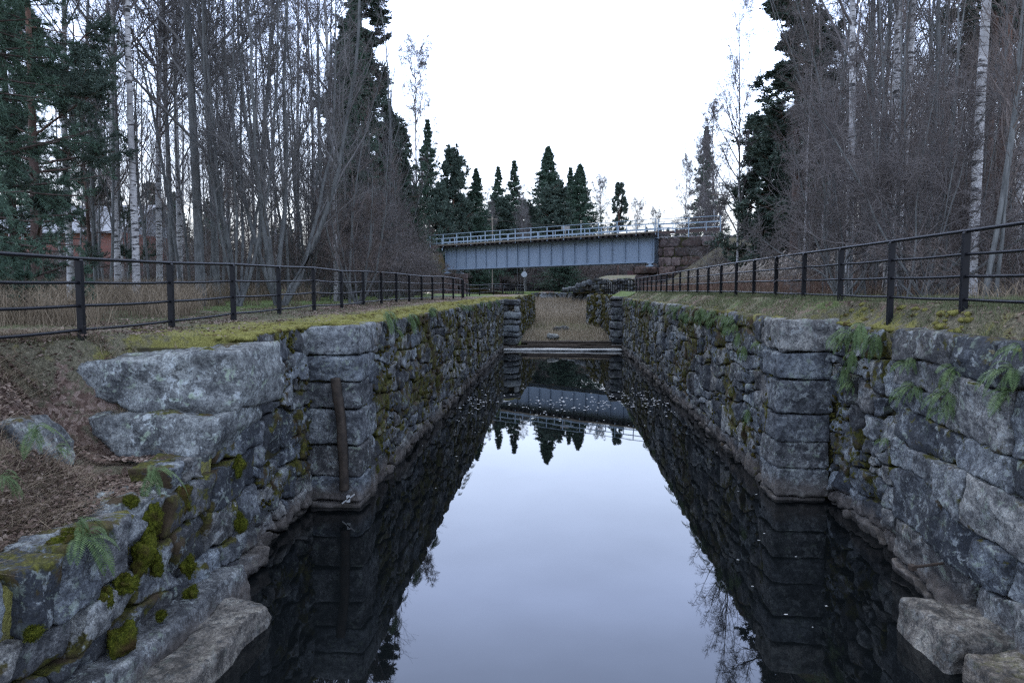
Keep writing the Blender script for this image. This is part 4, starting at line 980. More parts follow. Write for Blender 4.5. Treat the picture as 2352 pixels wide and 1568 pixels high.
def sapling(seed, H=7, r=.028, n1=16, cmat=M_TWIG3, tmat=None):
    rg = np.random.default_rng(seed); tm, cm = MB(), MB()
    P, Rr = trunk_line(H, r, rg, 14, .35, .05, .8); tubes(tm, P, Rr, 6)
    A, ra = grow(P, Rr, n1, .2, .97, (30, 9), lambda t, L: L*.24*(1.1-t)+.2, 7, .06, .12, rg, .5, .3); ra = np.clip(ra, .004, .015)
    B, rb = grow(A, ra, 5, .15, .95, (34, 10), lambda t, L: L*.45, 5, .03, .14, rg, .6, .5); B2, rb2 = grow(B, np.clip(rb, .003, .008), 3, .15, .95, (34, 10), lambda t, L: .12+L*.4, 3, .0, .14, rg, .7, .6)
    tubes(cm, A, ra, 4); tubes(cm, B, np.clip(rb, .003, .008), 3); tubes(cm, B2, np.clip(rb2, .0025, .005), 3)
    return proto('sapling', tm, cm, tmat or M_GREYBARK, cmat)
def bush(seed, H=3.5, stems=14, cmat=M_TWIG3, spread=.75, dens=1.0, r=.02):
    rg = np.random.default_rng(seed); tm, cm = MB(), MB(); D = rg.normal(0, spread, (stems, 3)); D[:, 2] = 1; D /= np.linalg.norm(D, axis=1, keepdims=True)
    K = 9; P = np.zeros((stems, K, 3)); P[:, 0] = rg.normal(0, .12, (stems, 3))*[1, 1, 0]; Ls = H*rg.uniform(.6, 1.1, stems)
    for k in range(1, K):
        D = D+rg.normal(0, .12, D.shape)+[0, 0, -.02]; D /= np.linalg.norm(D, axis=1, keepdims=True); P[:, k] = P[:, k-1]+D*(Ls/(K-1))[:, None]
    Rr = r*np.linspace(1, .25, K)[None]*rg.uniform(.6, 1.4, (stems, 1)); tubes(tm, P, Rr, 6)
    A, ra = grow(P, Rr, int(10*dens), .2, .98, (42, 12), lambda t, L: L*.42*(1.15-t), 7, .0, .2, rg, .55, .3); ra = np.clip(ra, .004, .012)
    B, rb = grow(A, ra, int(8*dens), .1, .97, (45, 14), lambda t, L: L*.45, 5, 0, .22, rg, .6, .5); rb = np.clip(rb, .003, .007)
    Cc, rc = grow(B, rb, 4, .1, .97, (45, 14), lambda t, L: .08+L*.4, 3, 0, .2, rg, .7, .6); tubes(cm, A, ra, 4); tubes(cm, B, rb, 3); tubes(cm, Cc, np.clip(rc, .0025, .004), 3)
    return proto('bush', tm, cm, M_GREYBARK, cmat)
def needles(mb, P, per, ln, wd, rg, droop=0.0, spread=.9):
    """needle sprays: thin kites along polylines P (N,K,3)"""
    Nn_, K, _ = P.shape; t = rg.random((Nn_, per))*(K-1.001); i = t.astype(int); w = (t-i)[..., None]; ar = np.arange(Nn_)[:, None]
    b = (P[ar, i]*(1-w)+P[ar, i+1]*w).reshape(-1, 3); T = (P[ar, i+1]-P[ar, i]).reshape(-1, 3); T /= np.maximum(np.linalg.norm(T, axis=1, keepdims=True), 1e-9)
    D = T*.8+rg.normal(0, spread, T.shape)*[1, 1, .7]+[0, 0, droop]; D /= np.linalg.norm(D, axis=1, keepdims=True); L_ = ln*rg.uniform(.6, 1.3, (len(b), 1))
    Sd = np.cross(D, rg.normal(size=D.shape)); Sd /= np.maximum(np.linalg.norm(Sd, axis=1, keepdims=True), 1e-9); n = len(b)
    V = np.concatenate([b, b+D*L_*.45+Sd*wd, b+D*L_, b+D*L_*.45-Sd*wd]); I = np.arange(n); mb.add(V, np.stack([I, I+n, I+2*n, I+3*n], 1))
def spruce(seed, H=18, W=2.6, r=.2, n1=230, z0=.06, per=16, ln=.16, wd=.022, ragged=.25, droop=-.06, mat=None):
    rg = np.random.default_rng(seed); tm, cm = MB(), MB(); P, Rr = trunk_line(H, r, rg, 14, .01, 0, .97); tubes(tm, P, Rr, 10)
    lenf = lambda t, L: W*np.clip((1.01-t), .006, 1)**1.0*(1-ragged*rg.random(t.shape))*(1-.35*ragged*np.sin(t*60))*np.clip(.45+t*3, .5, 1)
    A, ra = grow(P, Rr, n1, z0, .995, (88, 8), lenf, 9, .02, .035, rg, .22, .3, .9, strat=True); A[:, :, 2] += -.09*np.linspace(0, 1, 9)[None]*np.linalg.norm(A[:, -1]-A[:, 0], axis=1)[:, None]
    ra = np.clip(ra, .006, .035); tubes(tm, A, ra, 4)
    B, rb = grow(A, ra, 12, .12, .99, (48, 12), lambda t, L: .10+L*.30*(1.1-t), 4, droop, .08, rg, .5, .5); tubes(cm, B, np.clip(rb, .003, .007), 3)
    needles(cm, B, per, ln, wd, rg, -.15); needles(cm, A, per, ln, wd, rg)
    return proto('spruce', tm, cm, M_SPRUCEBARK, mat or M_NEEDLE)
def pine(seed, H=17, W=3.2, r=.2, n1=34, z0=.35, ln=.17, wd=.02, per=22, nb=10, top=True, rise=.06):
    rg = np.random.default_rng(seed); tm, cm = MB(), MB(); P, Rr = trunk_line(H, r, rg, 16, .06, .01, .93); tubes(tm, P, Rr, 10)
    A, ra = grow(P, Rr, n1, z0, .99, (68, 12), lambda t, L: W*np.clip(1.08-t, .08, 1)**.55*rg.uniform(.45, 1, t.shape), 9, rise, .10, rg, .38, .25, .85); ra = np.clip(ra, .01, .07); tubes(tm, A, ra, 5)
    B, rb = grow(A, ra, nb, .35, .99, (45, 14), lambda t, L: .15+L*.30, 6, .05, .14, rg, .5, .4); rb = np.clip(rb, .005, .015); tubes(tm, B, rb, 4)
    Cc, rc = grow(B, rb, 5, .3, 1.0, (42, 14), lambda t, L: .12+L*.28, 4, .08, .1, rg, .6, .5); needles(cm, Cc, per, ln, wd, rg, .08, .75); needles(cm, B[:, 3:], per//2, ln, wd, rg, .08, .8)
    return proto('pine', tm, cm, M_PINEBARK, mat_p)
mat_p = M_NEEDLE_P

used_proto = {}
def place(pr, name, cat, x, y, label, scale=1.0, sz=None, rz=None, group=None, z=None, lean=(0, 0)):
    kind, tm, cm = pr
    z = hz(x, y) if z is None else z
    t = empty(name, (x, y, z), random.uniform(0, 6.28) if rz is None else rz); t.scale = (scale, scale, sz or scale)
    t.rotation_euler[0] = lean[0]; t.rotation_euler[1] = lean[1]
    tag(t, label, cat, group)
    ob('trunk' if kind not in ('bush',) else 'stems', tm, t); ob('crown' if kind in ('spruce', 'pine') else 'branches', cm, t)
    return t
def at_px(px, Y): return float(onY(px, 690, Y)[0])
def by_top(px, ytop, Y, Hp):
    x = at_px(px, Y); zt = onY(px, ytop, Y)[2]; return x, (zt-hz(x, Y))/Hp

B1 = birch(101, 20, .105, .30, 42); B2 = birch(102, 20, .10, .35, 38, fork=.42); B3 = birch(103, 20, .09, .25, 46, spread=.8, dense=1.1); B4 = birch(104, 18, .10, .45, 30, ang=(30, 7), spread=.9)
BW = birch(105, 18, .11, .18, 52, ang=(36, 8), weep=-.10, spread=1.25, dense=1.15)
BWF = birch(105, 18, .12, .15, 44, ang=(30, 7), weep=-.05, spread=1.15, dense=1.0, tw=2.4)
BWM = birch(108, 18, .11, .20, 40, ang=(30, 7), weep=-.07, spread=1.2, dense=1.0, tw=1.7)
G1 = birch(106, 18, .12, .22, 34, tmat=M_GREYBARK, cmat=M_TWIG2, ang=(44, 9), spread=1.3, weep=.02); G2 = birch(107, 17, .10, .20, 36, tmat=M_GREYBARK, cmat=M_TWIG2, ang=(36, 9), spread=1.1, weep=.0)
A1 = alder(111, 13, 8, r=.05, open_=.17); A2 = alder(112, 12, 7, r=.06, open_=.24); A3 = alder(113, 11, 9, r=.06, cmat=M_TWIG3, open_=.25)
SAP = [sapling(121+i, 7+i*.5, .026+.004*i, 14+2*i) for i in range(5)]
SAPG = [sapling(131+i, 10+i, .045+.005*i, 20, cmat=M_TWIG2) for i in range(3)]
BU1 = bush(141, 3.6, 16); BU2 = bush(142, 2.6, 20, spread=.95); BU3 = bush(143, 3.8, 14, cmat=M_TWIG, spread=.55, dens=1.3, r=.018)
SP_N = spruce(151, 16, 3.6, .19, 320, z0=.0, per=60, ln=.11, wd=.0075, droop=-.10)
SP_S = spruce(152, 1.9, .75, .03, 46, z0=.02, per=26, ln=.07, wd=.006)
SP1 = spruce(153, 20, 6.0, .22, 480, z0=.04, ragged=.25, ln=.21, wd=.03, per=18); SP2 = spruce(154, 20, 5.0, .2, 340, z0=.08, ragged=.4, ln=.2, wd=.028, per=18); SP3 = spruce(155, 20, 7.4, .24, 560, z0=.03, ragged=.22, ln=.21, wd=.032, per=18)
PI1 = pine(161, 18, 3.7, .22, 80, .22, ln=.2, wd=.03); PI2 = pine(162, 18, 3.2, .2, 52, .42, ln=.2, wd=.028); PI3 = pine(163, 14, 4.0, .2, 120, .08, per=18, ln=.22, wd=.035); PI_N = pine(164, 11, 3.6, .13, 34, .10, ln=.12, wd=.009, per=60, nb=10, rise=.02)

# ------------------------------------------------------------------ left side trees
def T(pr, name, cat, px, Y, label, H=None, top=None, **k):
    Hp = {'B1': 20}.get(name, None)
    hp = pr_h[id(pr)]; x = at_px(px, Y)
    if top is not None: s = (onY(px, top, Y)[2]-hz(x, Y))/hp
    else: s = H/hp
    ws = k.pop('ws', 1.0); return place(pr, name, cat, x, Y, label, scale=s*ws, sz=s, **k)
pr_h = {}
for pr in (B1, B2, B3): pr_h[id(pr)] = 20
for pr, h in ((BWF, 18), (BWM, 18), (B4, 18), (BW, 18), (G1, 18), (G2, 17), (A1, 13), (A2, 12), (A3, 11), (SP_N, 16), (SP_S, 1.9), (SP1, 20), (SP2, 20), (SP3, 20), (PI1, 18), (PI2, 18), (PI3, 14), (PI_N, 11), (BU1, 3.6), (BU2, 2.6), (BU3, 3.8)): pr_h[id(pr)] = h

T(SP_N, 'spruce_tree', 'spruce', -40, 12.5, 'big dark green spruce at the left frame edge, its boughs hanging behind the fence', H=15, ws=.9)
T(SP_N, 'spruce_tree', 'spruce', 40, 17, 'second dark spruce standing just behind the big one at the left edge', H=12, ws=.8)
T(PI_N, 'pine_tree', 'pine', 88, 15, 'young pine with long open limbs reaching right in front of the birches', H=10.0, ws=1.1, rz=.3)
T(PI_N, 'pine_tree', 'pine', 215, 22, 'bushy pine in front of the brick house', H=7.4, ws=.95, rz=2.0)
T(SP_S, 'spruce_sapling', 'spruce', 196, 12.5, 'knee high spruce sapling behind the left fence', H=1.25)
T(SP_S, 'spruce_sapling', 'spruce', 60, 11.5, 'low spreading spruce sapling under the big left spruce', H=1.1, ws=1.4)
T(B2, 'birch_tree', 'birch', 313, 17, 'white birch forking high up, thickest white trunk on the left side', H=19, ws=1.0, rz=1.2)
T(B1, 'birch_tree', 'birch', 273, 21, 'white birch with black scarred bark just left of the forked birch', H=20)
T(B1, 'birch_tree', 'birch', 165, 22, 'white birch seen above the bushy pine', H=21)
T(B3, 'birch_tree', 'birch', 368, 23, 'pale grey birch right of the forked birch', H=21, ws=1.1)
T(B2, 'birch_tree', 'birch', 415, 25, 'leaning birch whose pale trunk tilts left as it rises', H=21, lean=(0, -.05))
T(G1, 'aspen_tree', 'aspen', 462, 19, 'thick dark grey aspen with curved side limbs', H=20, ws=1.0)
T(G2, 'aspen_tree', 'aspen', 500, 22, 'grey aspen between the thick dark aspen and the bushy alders', H=19)
T(G2, 'aspen_tree', 'aspen', 398, 27, 'slender grey aspen far behind the leaning birch', H=20)
T(A1, 'alder_tree', 'alder', 548, 19, 'grey alder with a fan of many stems left of the fan of thicker stems', H=13.5)
T(A2, 'alder_tree', 'alder', 640, 19.5, 'alder with thick grey stems spreading from one base', H=13.5, rz=.5)
T(A1, 'alder_tree', 'alder', 706, 27, 'alder with fine upright stems left of the tall white birch', H=15, rz=2.2)
T(B4, 'birch_tree', 'birch', 690, 31, 'thin birch behind the spreading alder', H=19)
T(B4, 'birch_tree', 'birch', 728, 33, 'thin birch nearer the tall white birch', H=19, rz=2)
T(B1, 'birch_tree', 'birch', 773, 27, 'tall white birch standing apart at the right end of the left wood', H=22, ws=.85, rz=3)
T(A3, 'apple_tree', 'apple tree', 822, 22, 'low crooked apple tree with a tangled reddish crown behind the left fence', H=5.2, ws=1.3)
T(BU3, 'bush', 'bush', 800, 30, 'tangled leafless shrub beside the crooked apple tree', H=6, ws=1.2)
T(BU3, 'bush', 'bush', 880, 33, 'wide purple brown shrub right of the apple tree', H=6.0, ws=.9)
T(BU3, 'bush', 'bush', 860, 40, 'tall leafless shrub before the dark spruces', H=8, ws=.8)
T(PI1, 'pine_tree', 'pine', 842, 46, 'tallest dark conifer of the left wood with a ragged pointed top', top=-20, ws=1.25)
T(SP2, 'spruce_tree', 'spruce', 800, 50, 'dark spruce behind the tall white birch', top=60, ws=1.1)
T(SP1, 'spruce_tree', 'spruce', 822, 43, 'broad dark spruce between the tall white birch and the tallest conifer', top=-30, ws=.75)
T(SP1, 'spruce_tree', 'spruce', 900, 52, 'dark spruce with its shoulder showing right of the tallest conifer', top=230, ws=1.2)
T(PI2, 'pine_tree', 'pine', 925, 50, 'pine with a loose crown leaning out towards the canal', top=290, ws=1.1)
T(SP2, 'spruce_tree', 'spruce', 985, 88, 'narrow pointed spruce with stepped boughs left of the round topped pine', top=268, ws=1.0)
T(BWF, 'birch_tree', 'birch', 962, 90, 'tall leafless birch rising faintly above the narrow spruce', top=105, ws=.85)
T(PI3, 'pine_tree', 'pine', 1046, 92, 'round topped dense pine left of the bridge', top=350, ws=.85)
T(SP3, 'spruce_tree', 'spruce', 955, 52, 'low dark green spruce hiding the left end of the bridge', top=420, ws=.65)
T(SP3, 'spruce_tree', 'spruce', 962, 66, 'dark bushy spruce right near the left bridge end', top=470, ws=.65)
T(PI3, 'pine_tree', 'pine', 1008, 86, 'grey green pine filling the gap between the narrow spruce and the round topped pine', top=425, ws=.9, rz=1.1)
T(PI3, 'pine_tree', 'pine', 1072, 100, 'low grey green pine between the round topped pine and the dark spruce beside it', top=455, ws=1.1, rz=2.6)
T(SP3, 'spruce_tree', 'spruce', 932, 74, 'broad dark spruce filling in below the leaning loose crowned pine', top=360, ws=.9, rz=.4)
T(SP1, 'spruce_tree', 'spruce', 1096, 96, 'dark spruce just right of the round topped pine', top=385, ws=1.2)
T(SP2, 'spruce_tree', 'spruce', 1145, 128, 'slim spruce standing alone behind the bridge', top=378, ws=1.15)
T(SP2, 'spruce_tree', 'spruce', 1180, 130, 'slim spruce with a bare birch against it', top=364, ws=1.2, rz=2)
T(B4, 'birch_tree', 'birch', 1196, 112, 'thin pale birch before the slim spruces', top=430)
T(SP3, 'spruce_tree', 'spruce', 1257, 140, 'tallest spruce behind the middle of the bridge', top=333, ws=1.15)
T(PI3, 'pine_tree', 'pine', 1272, 112, 'broad grey green pine in front of the tallest middle spruce', top=425, ws=1.2)
T(SP3, 'spruce_tree', 'spruce', 1330, 134, 'broad pointed spruce right of the middle pine', top=374, ws=1.2)
T(SP2, 'spruce_tree', 'spruce', 1308, 142, 'spruce top peeking out left of the broad pointed spruce', top=380, ws=1.1)
T(PI2, 'pine_tree', 'pine', 1418, 104, 'small wind shaped pine standing alone above the bridge railing', top=418, ws=.95)
T(PI3, 'pine_tree', 'pine', 1215, 118, 'low pine filling the gap left of the middle spruces', top=470, ws=1.2)
T(PI3, 'pine_tree', 'pine', 1150, 112, 'low pine behind the left half of the bridge railing', top=460, ws=1.3)
T(SP3, 'spruce_tree', 'spruce', 1292, 90, 'dark spreading spruce whose lower boughs fill the opening under the bridge', top=560, ws=2.2)
T(BWF, 'birch_tree', 'birch', 1382, 140, 'faint bare birch between the broad spruce and the lone pine', top=410, ws=1.0)
T(BWF, 'birch_tree', 'birch', 1462, 150, 'faint distant birch above the railing, left of a shorter one', top=462, ws=1.0)
T(BWF, 'birch_tree', 'birch', 1500, 150, 'short faint distant birch above the railing', top=482, ws=1.0)
for i, (px, tp_) in enumerate(((1482, 520), (1512, 515), (1532, 521), (1552, 522))):
    T(SP1, 'spruce_tree', 'spruce', px, 170, 'tiny distant spruce showing through the bridge railing', top=tp_, ws=1.2, group='tiny spruces behind the bridge railing')
# ------------------------------------------------------------------ right side trees
T(BWF, 'birch_tree', 'birch', 1565, 92, 'thin pale birch at the edge of the right wood above the abutment', top=365, ws=.8)
T(SP2, 'spruce_tree', 'spruce', 1615, 95, 'tall spruce veiled by bare birches above the right abutment', top=285, ws=.95)
T(BWF, 'birch_tree', 'birch', 1642, 80, 'weeping bare birch in front of the veiled spruce', top=240, ws=1.0)
T(BWF, 'birch_tree', 'birch', 1620, 86, 'bare birch left of the weeping one at the veiled spruce', top=320, ws=1.0, rz=3)
T(BWM, 'birch_tree', 'birch', 1692, 42, 'tall slender brownish birch standing free against the sky on the right', top=10, ws=.8)
T(PI1, 'pine_tree', 'pine', 1818, 34, 'big pine with a ragged crown at the left edge of the right wood', top=-40, ws=1.4, rz=1)
T(PI3, 'pine_tree', 'pine', 1752, 42, 'dense dark green pine below the big ragged pine', top=260, ws=1.2)
T(PI3, 'pine_tree', 'pine', 1755, 37, 'low dark green pine reaching the fence line', top=470, ws=1.05, rz=2)
T(SP1, 'spruce_tree', 'spruce', 1825, 48, 'dark spruce behind the big ragged pine', top=200, ws=1.2)
T(B3, 'birch_tree', 'birch', 1948, 16, 'spotted birch left of the pair of white trunks', H=20, ws=.9)
T(G1, 'aspen_tree', 'aspen', 1985, 24, 'grey aspen with arching limbs beside the spotted birch', H=19)
T(B1, 'birch_tree', 'birch', 2038, 17, 'whitest birch trunk on the right side', H=21, ws=.95, rz=1)
T(B2, 'birch_tree', 'birch', 2060, 19, 'second white birch trunk right behind the whitest one', H=21, ws=.9, rz=4)
T(B1, 'birch_tree', 'birch', 2228, 13.0, 'white birch beside the orange barked pine on the right', H=20, ws=.85, rz=5)
T(PI2, 'pine_tree', 'pine', 2250, 26, 'pine with orange upper trunk and high dark crown at the right', H=17, ws=1.0)
T(PI2, 'pine_tree', 'pine', 2290, 22, 'dark crowned pine near the right frame edge', H=18, ws=1.1, rz=2)
T(B4, 'birch_tree', 'birch', 2330, 19, 'slim birch at the right frame edge', H=18)
T(B3, 'birch_tree', 'birch', 1842, 27, 'birch with spotted base in front of the big ragged pine', H=13, ws=.8)
T(BU3, 'rowan_bush', 'rowan', 1935, 15.5, 'arching rowan shrub with dark twigs leaning over the right fence', H=6.0, ws=.7)
T(BU3, 'rowan_bush', 'rowan', 2120, 13.5, 'rowan shrub with fine hanging twigs farther right', H=5.5, ws=.7)
T(BU3, 'bush', 'bush', 1672, 52, 'brown leafless bush on the embankment slope below the abutment', H=4.5, ws=1.3)
T(BU3, 'bush', 'bush', 1715, 47, 'second brown bush right of the abutment', H=4.8, ws=1.3)
T(BU3, 'bush', 'bush', 1625, 57, 'small brown bush at the foot of the abutment', H=1.8, ws=1.3)

# ------------------------------------------------------------------ thickets and background woods
def okpos(x, y): return not (-7.0 < x < 5.9)
n = 0; rk = random.Random(77)
while n < 150:
    Y = 11 + 30*rk.random()**1.1; px = rk.uniform(1830, 2420); x = at_px(px, Y)
    if x < 6.8 + (2.2 if Y > 25 else 0): continue
    pr = rk.choice(SAP+SAPG if Y > 17 else SAP); place(pr, 'thicket_sapling', 'sapling', x, Y, 'thin leafless sapling in the dense thicket behind the right fence', rk.uniform(.75, 1.25), group='saplings in the right thicket', lean=(rk.uniform(-.05, .05), rk.uniform(-.05, .05))); n += 1
n = 0
while n < 22:
    Y = 12 + 30*rk.random(); px = rk.uniform(1850, 2400); x = at_px(px, Y)
    if x < 6.9 + (2 if Y > 25 else 0): continue
    place(rk.choice((BU1, BU2, BU1)), 'thicket_bush', 'bush', x, Y, 'leafless twiggy bush low in the thicket behind the right fence', rk.uniform(.7, 1.2), group='bushes in the right thicket'); n += 1
n = 0
while n < 70:
    Y = 20 + 30*rk.random(); px = rk.uniform(180, 960); x = at_px(px, Y)
    if x > -7.5: continue
    if Y < 24 and px > 560: continue
    place(rk.choice(SAP[2:]+SAPG), 'wood_sapling', 'sapling', x, Y, 'thin leafless sapling between the trunks of the left wood', rk.uniform(.8, 1.4), group='saplings in the left wood', lean=(rk.uniform(-.05, .05), rk.uniform(-.05, .05))); n += 1
n = 0
while n < 40:
    Y = 26 + 30*rk.random(); px = rk.uniform(100, 980); x = at_px(px, Y)
    if x > -8.5: continue
    place(rk.choice((BU1, BU2)), 'wood_bush', 'bush', x, Y, 'leafless bush low between the trunks of the left wood', rk.uniform(.8, 1.5), group='bushes in the left wood'); n += 1
for i in range(26):
    Y = rk.uniform(34, 60); px = rk.uniform(-80, 760); pr = rk.choice((B1, B3, B4, G2, B4, G1)); T(pr, 'background_birch', 'birch', px, Y, 'bare trunk deep in the left wood', H=rk.uniform(16, 21), group='deep trees of the left wood', ws=.9)
for i in range(22):
    Y = rk.uniform(60, 105); px = rk.uniform(-60, 900 if Y < 92 else 1010); pr = rk.choice((SP1, SP2, PI2, SP3, PI3)); T(pr, 'background_spruce', 'conifer', px, Y, 'dark conifer far back behind the left wood', top=rk.uniform(400, 560), group='far conifers behind the left wood', ws=1.4)
for i in range(30):
    Y = rk.uniform(26, 55); px = rk.uniform(1870, 2450); pr = rk.choice((B1, B3, B4, G2, G1, B4)); T(pr, 'background_birch', 'birch', px, Y, 'bare trunk deep in the right wood', H=rk.uniform(14, 20), group='deep trees of the right wood', ws=.9)
for i in range(20):
    Y = rk.uniform(44, 80); px = rk.uniform(1760, 2450); pr = rk.choice((SP1, SP2, PI2, SP3, PI3)); T(pr, 'background_spruce', 'conifer', px, Y, 'dark conifer far back behind the right wood', top=rk.uniform(300, 520), group='far conifers behind the right wood', ws=1.3)
for i in range(30):
    Y = rk.uniform(118, 165); px = rk.uniform(1040, 1700); pr = rk.choice((SP1, SP2, SP3, PI3, B4)); T(pr, 'distant_tree', 'tree', px, Y, 'distant tree of the low wood seen under and just above the bridge', top=rk.uniform(545, 600) if px > 1400 else rk.uniform(500, 590), group='distant trees behind the bridge', ws=1.6)
for i in range(14):
    Y = rk.uniform(98, 112); px = rk.uniform(1060, 1230); T(rk.choice((B4, G2)), 'distant_birch', 'birch', px, Y, 'thin distant trunk showing under the left half of the bridge', H=rk.uniform(10, 14), group='distant trunks under the bridge', ws=1.0)

for i in range(60):
    Y = rk.uniform(108, 150); px = rk.uniform(1010, 1600); T(rk.choice((BU1, BU2, BU3)), 'distant_bush', 'bush', px, Y, 'distant leafless thicket bush seen under the bridge', H=rk.uniform(6, 9), group='distant bushes under the bridge', ws=1.4)
for i in range(40):
    Y = rk.uniform(170, 260); px = rk.uniform(-200, 2500); T(rk.choice((SP1, SP3, PI3)), 'horizon_conifer', 'conifer', px, Y, 'conifer of the farthest dark tree line', H=rk.uniform(12, 16), group='farthest tree line', ws=1.8)

# ------------------------------------------------------------------ ferns
def fern_mesh(seed, n=12, L=.42, spread=1.0, hang=.6):
    """clump growing from the wall along +X, fronds arching out and down"""
    rg = np.random.default_rng(seed); m_ = MB()
    for i in range(n):
        az_ = rg.uniform(-1.35, 1.35)*spread; el = rg.uniform(-.3, 1.1); Lf = L*rg.uniform(.45, 1.1); K = 24
        d = np.array([cos(az_)*cos(el), sin(az_)*cos(el), sin(el)]); p = rg.normal(0, .03, 3)*[.3, 1, 1]; pts = [p.copy()]
        for k in range(K-1):
            d = d+np.array([0, 0, -.085-hang*.07]); d /= np.linalg.norm(d); p = p+d*Lf/(K-1); pts.append(p.copy())
        P = np.array(pts); T_ = np.gradient(P, axis=0); T_ /= np.linalg.norm(T_, axis=1, keepdims=True)
        sd = np.cross(T_, [0, 0, 1.0]); sd /= np.maximum(np.linalg.norm(sd, axis=1, keepdims=True), 1e-6); sd = sd*cos(rg.normal(0, .4)) + np.cross(T_, sd)*sin(rg.normal(0, .3))
        tubes(m_, P[None], np.linspace(.0025, .001, K)[None], 3)
        f = np.linspace(0, 1, K); wl = Lf*.155*np.sin(pi*np.clip(f*.92+.12, 0, 1))**.8*(f > .12)
        for s in (-1, 1):
            for h in (0.0,):
                b = P[:-1]*(1-h)+P[1:]*h; tt = T_[:-1]; ss = sd[:-1]*s; w = wl[:-1, None]*(1-h)+wl[1:, None]*h
                tip = b+ss*w+tt*w*.35+np.array([0, 0, -1])*w*.18; wd = Lf/(K-1)*.46
                mid1 = b+(tip-b)*.45+tt*wd*.8; mid2 = b+(tip-b)*.45-tt*wd*.8; n_ = len(b); I = np.arange(n_)
                m_.add(np.concatenate([b, mid1, tip, mid2]), np.stack([I, I+n_, I+2*n_, I+3*n_], 1))
    return m_.mesh('fern', M_FERN)
FE = [fern_mesh(301, 12), fern_mesh(302, 9, .34), fern_mesh(303, 16, .36, 1.1, 1.2), fern_mesh(304, 11, .48, 1.0, .3)]
def fern(px, py, X, label, k, s=1.0, group=None, up=0, Y=None):
    p = onX(px, py, X) if Y is None else onY(px, py, Y)
    o = ob('fern', FE[k], None, tuple(p)); o.rotation_euler = (0, up, (0 if X < 0 else pi)+random.uniform(-.5, .5)); s *= 1.0 if group else (1.2 if X < 0 else 1.1); o.scale = (s, s, s); tag(o, label, 'fern', group); return o
for a in ((1985, 752, 4.5, 'thick fern clump at the wall top just right of the right pier', 2, 1.3), (1950, 765, 4.9, 'fern in the corner behind the right pier', 0, 1.1), (2015, 775, 4.85, 'fern hanging over the wall edge right of the pier corner', 2, 1.1),
          (1965, 815, 4.88, 'fern halfway down the recess below the thick top clump', 2, 1.0), (1950, 850, 4.88, 'fern low in the recess behind the right pier', 2, 1.0), (1960, 885, 4.88, 'lowest dense fern in the right recess', 1, .9),
          (2095, 832, 4.58, 'single fern on a tall block left of the big near ferns', 1, .85), (2100, 890, 4.58, 'fern with wide fronds under the single fern on the tall block', 0, .85),
          (2190, 850, 4.58, 'long upright fern in the joint between two big blocks', 3, .85), (2180, 905, 4.58, 'middle fern of the column between the big right blocks', 0, .85), (2178, 940, 4.58, 'lowest fern of the column between the big right blocks', 1, .8),
          (2325, 850, 4.55, 'large fern at the right frame edge, upper one', 0, .95), (2318, 905, 4.55, 'large fern at the right frame edge, lower one', 3, .8), (2340, 800, 4.55, 'small fern above the large ones at the right frame edge', 1, .7),
          (1700, 770, 3.98, 'fern hanging in a joint left of the right pier, upper one', 2, .9), (1712, 800, 3.98, 'fern hanging in a joint left of the right pier, lower one', 2, .9), (1745, 790, 3.98, 'small fern closest to the left side of the right pier', 1, .75),
          (1722, 945, 3.95, 'fern low on the right chamber wall beside bright moss', 2, .8), (2035, 1010, 4.5, 'tiny fern near the foot of the big blocks', 1, .5),
          (75, 985, -5.3, 'upright green fern on the leafy slope at the left edge', 3, .85), (350, 1082, -4.3, 'lush green fern growing under the long pale block', 3, .9), (200, 1232, -4.15, 'large fern drooping over the stones at the lower left', 0, .95), (178, 1200, -4.2, 'yellow green fern fronds standing above the drooping fern', 3, .6), (5, 1095, -5.0, 'dark fern cut by the left frame edge', 0, .6), (130, 1030, -5.2, 'small flat fern below the upright fern on the slope', 1, .5),
          (886, 722, -3.62, 'drooping fern at the left wall top nearest the left pier', 2, 1.15), (940, 727, -3.62, 'wide drooping fern at the left wall top, second from the pier', 2, 1.15), (905, 760, -3.62, 'fern hanging low under the first fern from the left pier', 1, .9)):
    fern(*a)
rk2 = random.Random(9)
for i in range(46):
    px = rk2.uniform(1440, 1690); Xr = 3.97; py = 664+(px-1289)*.118+rk2.uniform(6, 34)*((px-1289)/330); fern(px, py, Xr, 'small fern in the dense fern fringe along the top of the right chamber wall', rk2.choice((1, 2, 2)), rk2.uniform(.7, 1.15), 'fern fringe on the right wall')
for i in range(16):
    px = rk2.uniform(980, 1150); py = 664+(1289-px)*.137+rk2.uniform(4, 14); fern(px, py, -3.62, 'small fern in the sparse fringe along the top of the left chamber wall', rk2.choice((1, 2)), rk2.uniform(.7, 1.1), 'fern fringe on the left wall')

# ------------------------------------------------------------------ ground cover
def blades(name, label, X, Y, hgt, wd, mat, sd, lean=.35, Z=None, cat='grass'):
    rg = np.random.default_rng(sd); n = len(X); Z = gz(X, Y) if Z is None else Z
    b = np.stack([X, Y, Z-.01], 1); a = rg.uniform(0, 2*pi, n); d = np.stack([np.cos(a), np.sin(a), 0*a], 1)*wd
    le = rg.normal(0, lean, (n, 3))*[1, 1, 0]; h = (hgt*rg.uniform(.5, 1.2, n))[:, None]
    m1 = b+np.array([0, 0, 1])*h*.6+le*h*.35; m2 = b+np.array([0, 0, 1])*h*.95+le*h*1.0
    V = np.concatenate([b-d, b+d, m1+d*.7, m1-d*.7, m2]); I = np.arange(n)
    m_ = MB(); m_.add(V, np.stack([I, I+n, I+2*n, I+3*n], 1)); m_.more(np.stack([I+3*n, I+2*n, I+4*n], 1), 0)
    tag(ob(name, m_.mesh(name, mat)), label, cat, kind='stuff')
rg = np.random.default_rng(99)
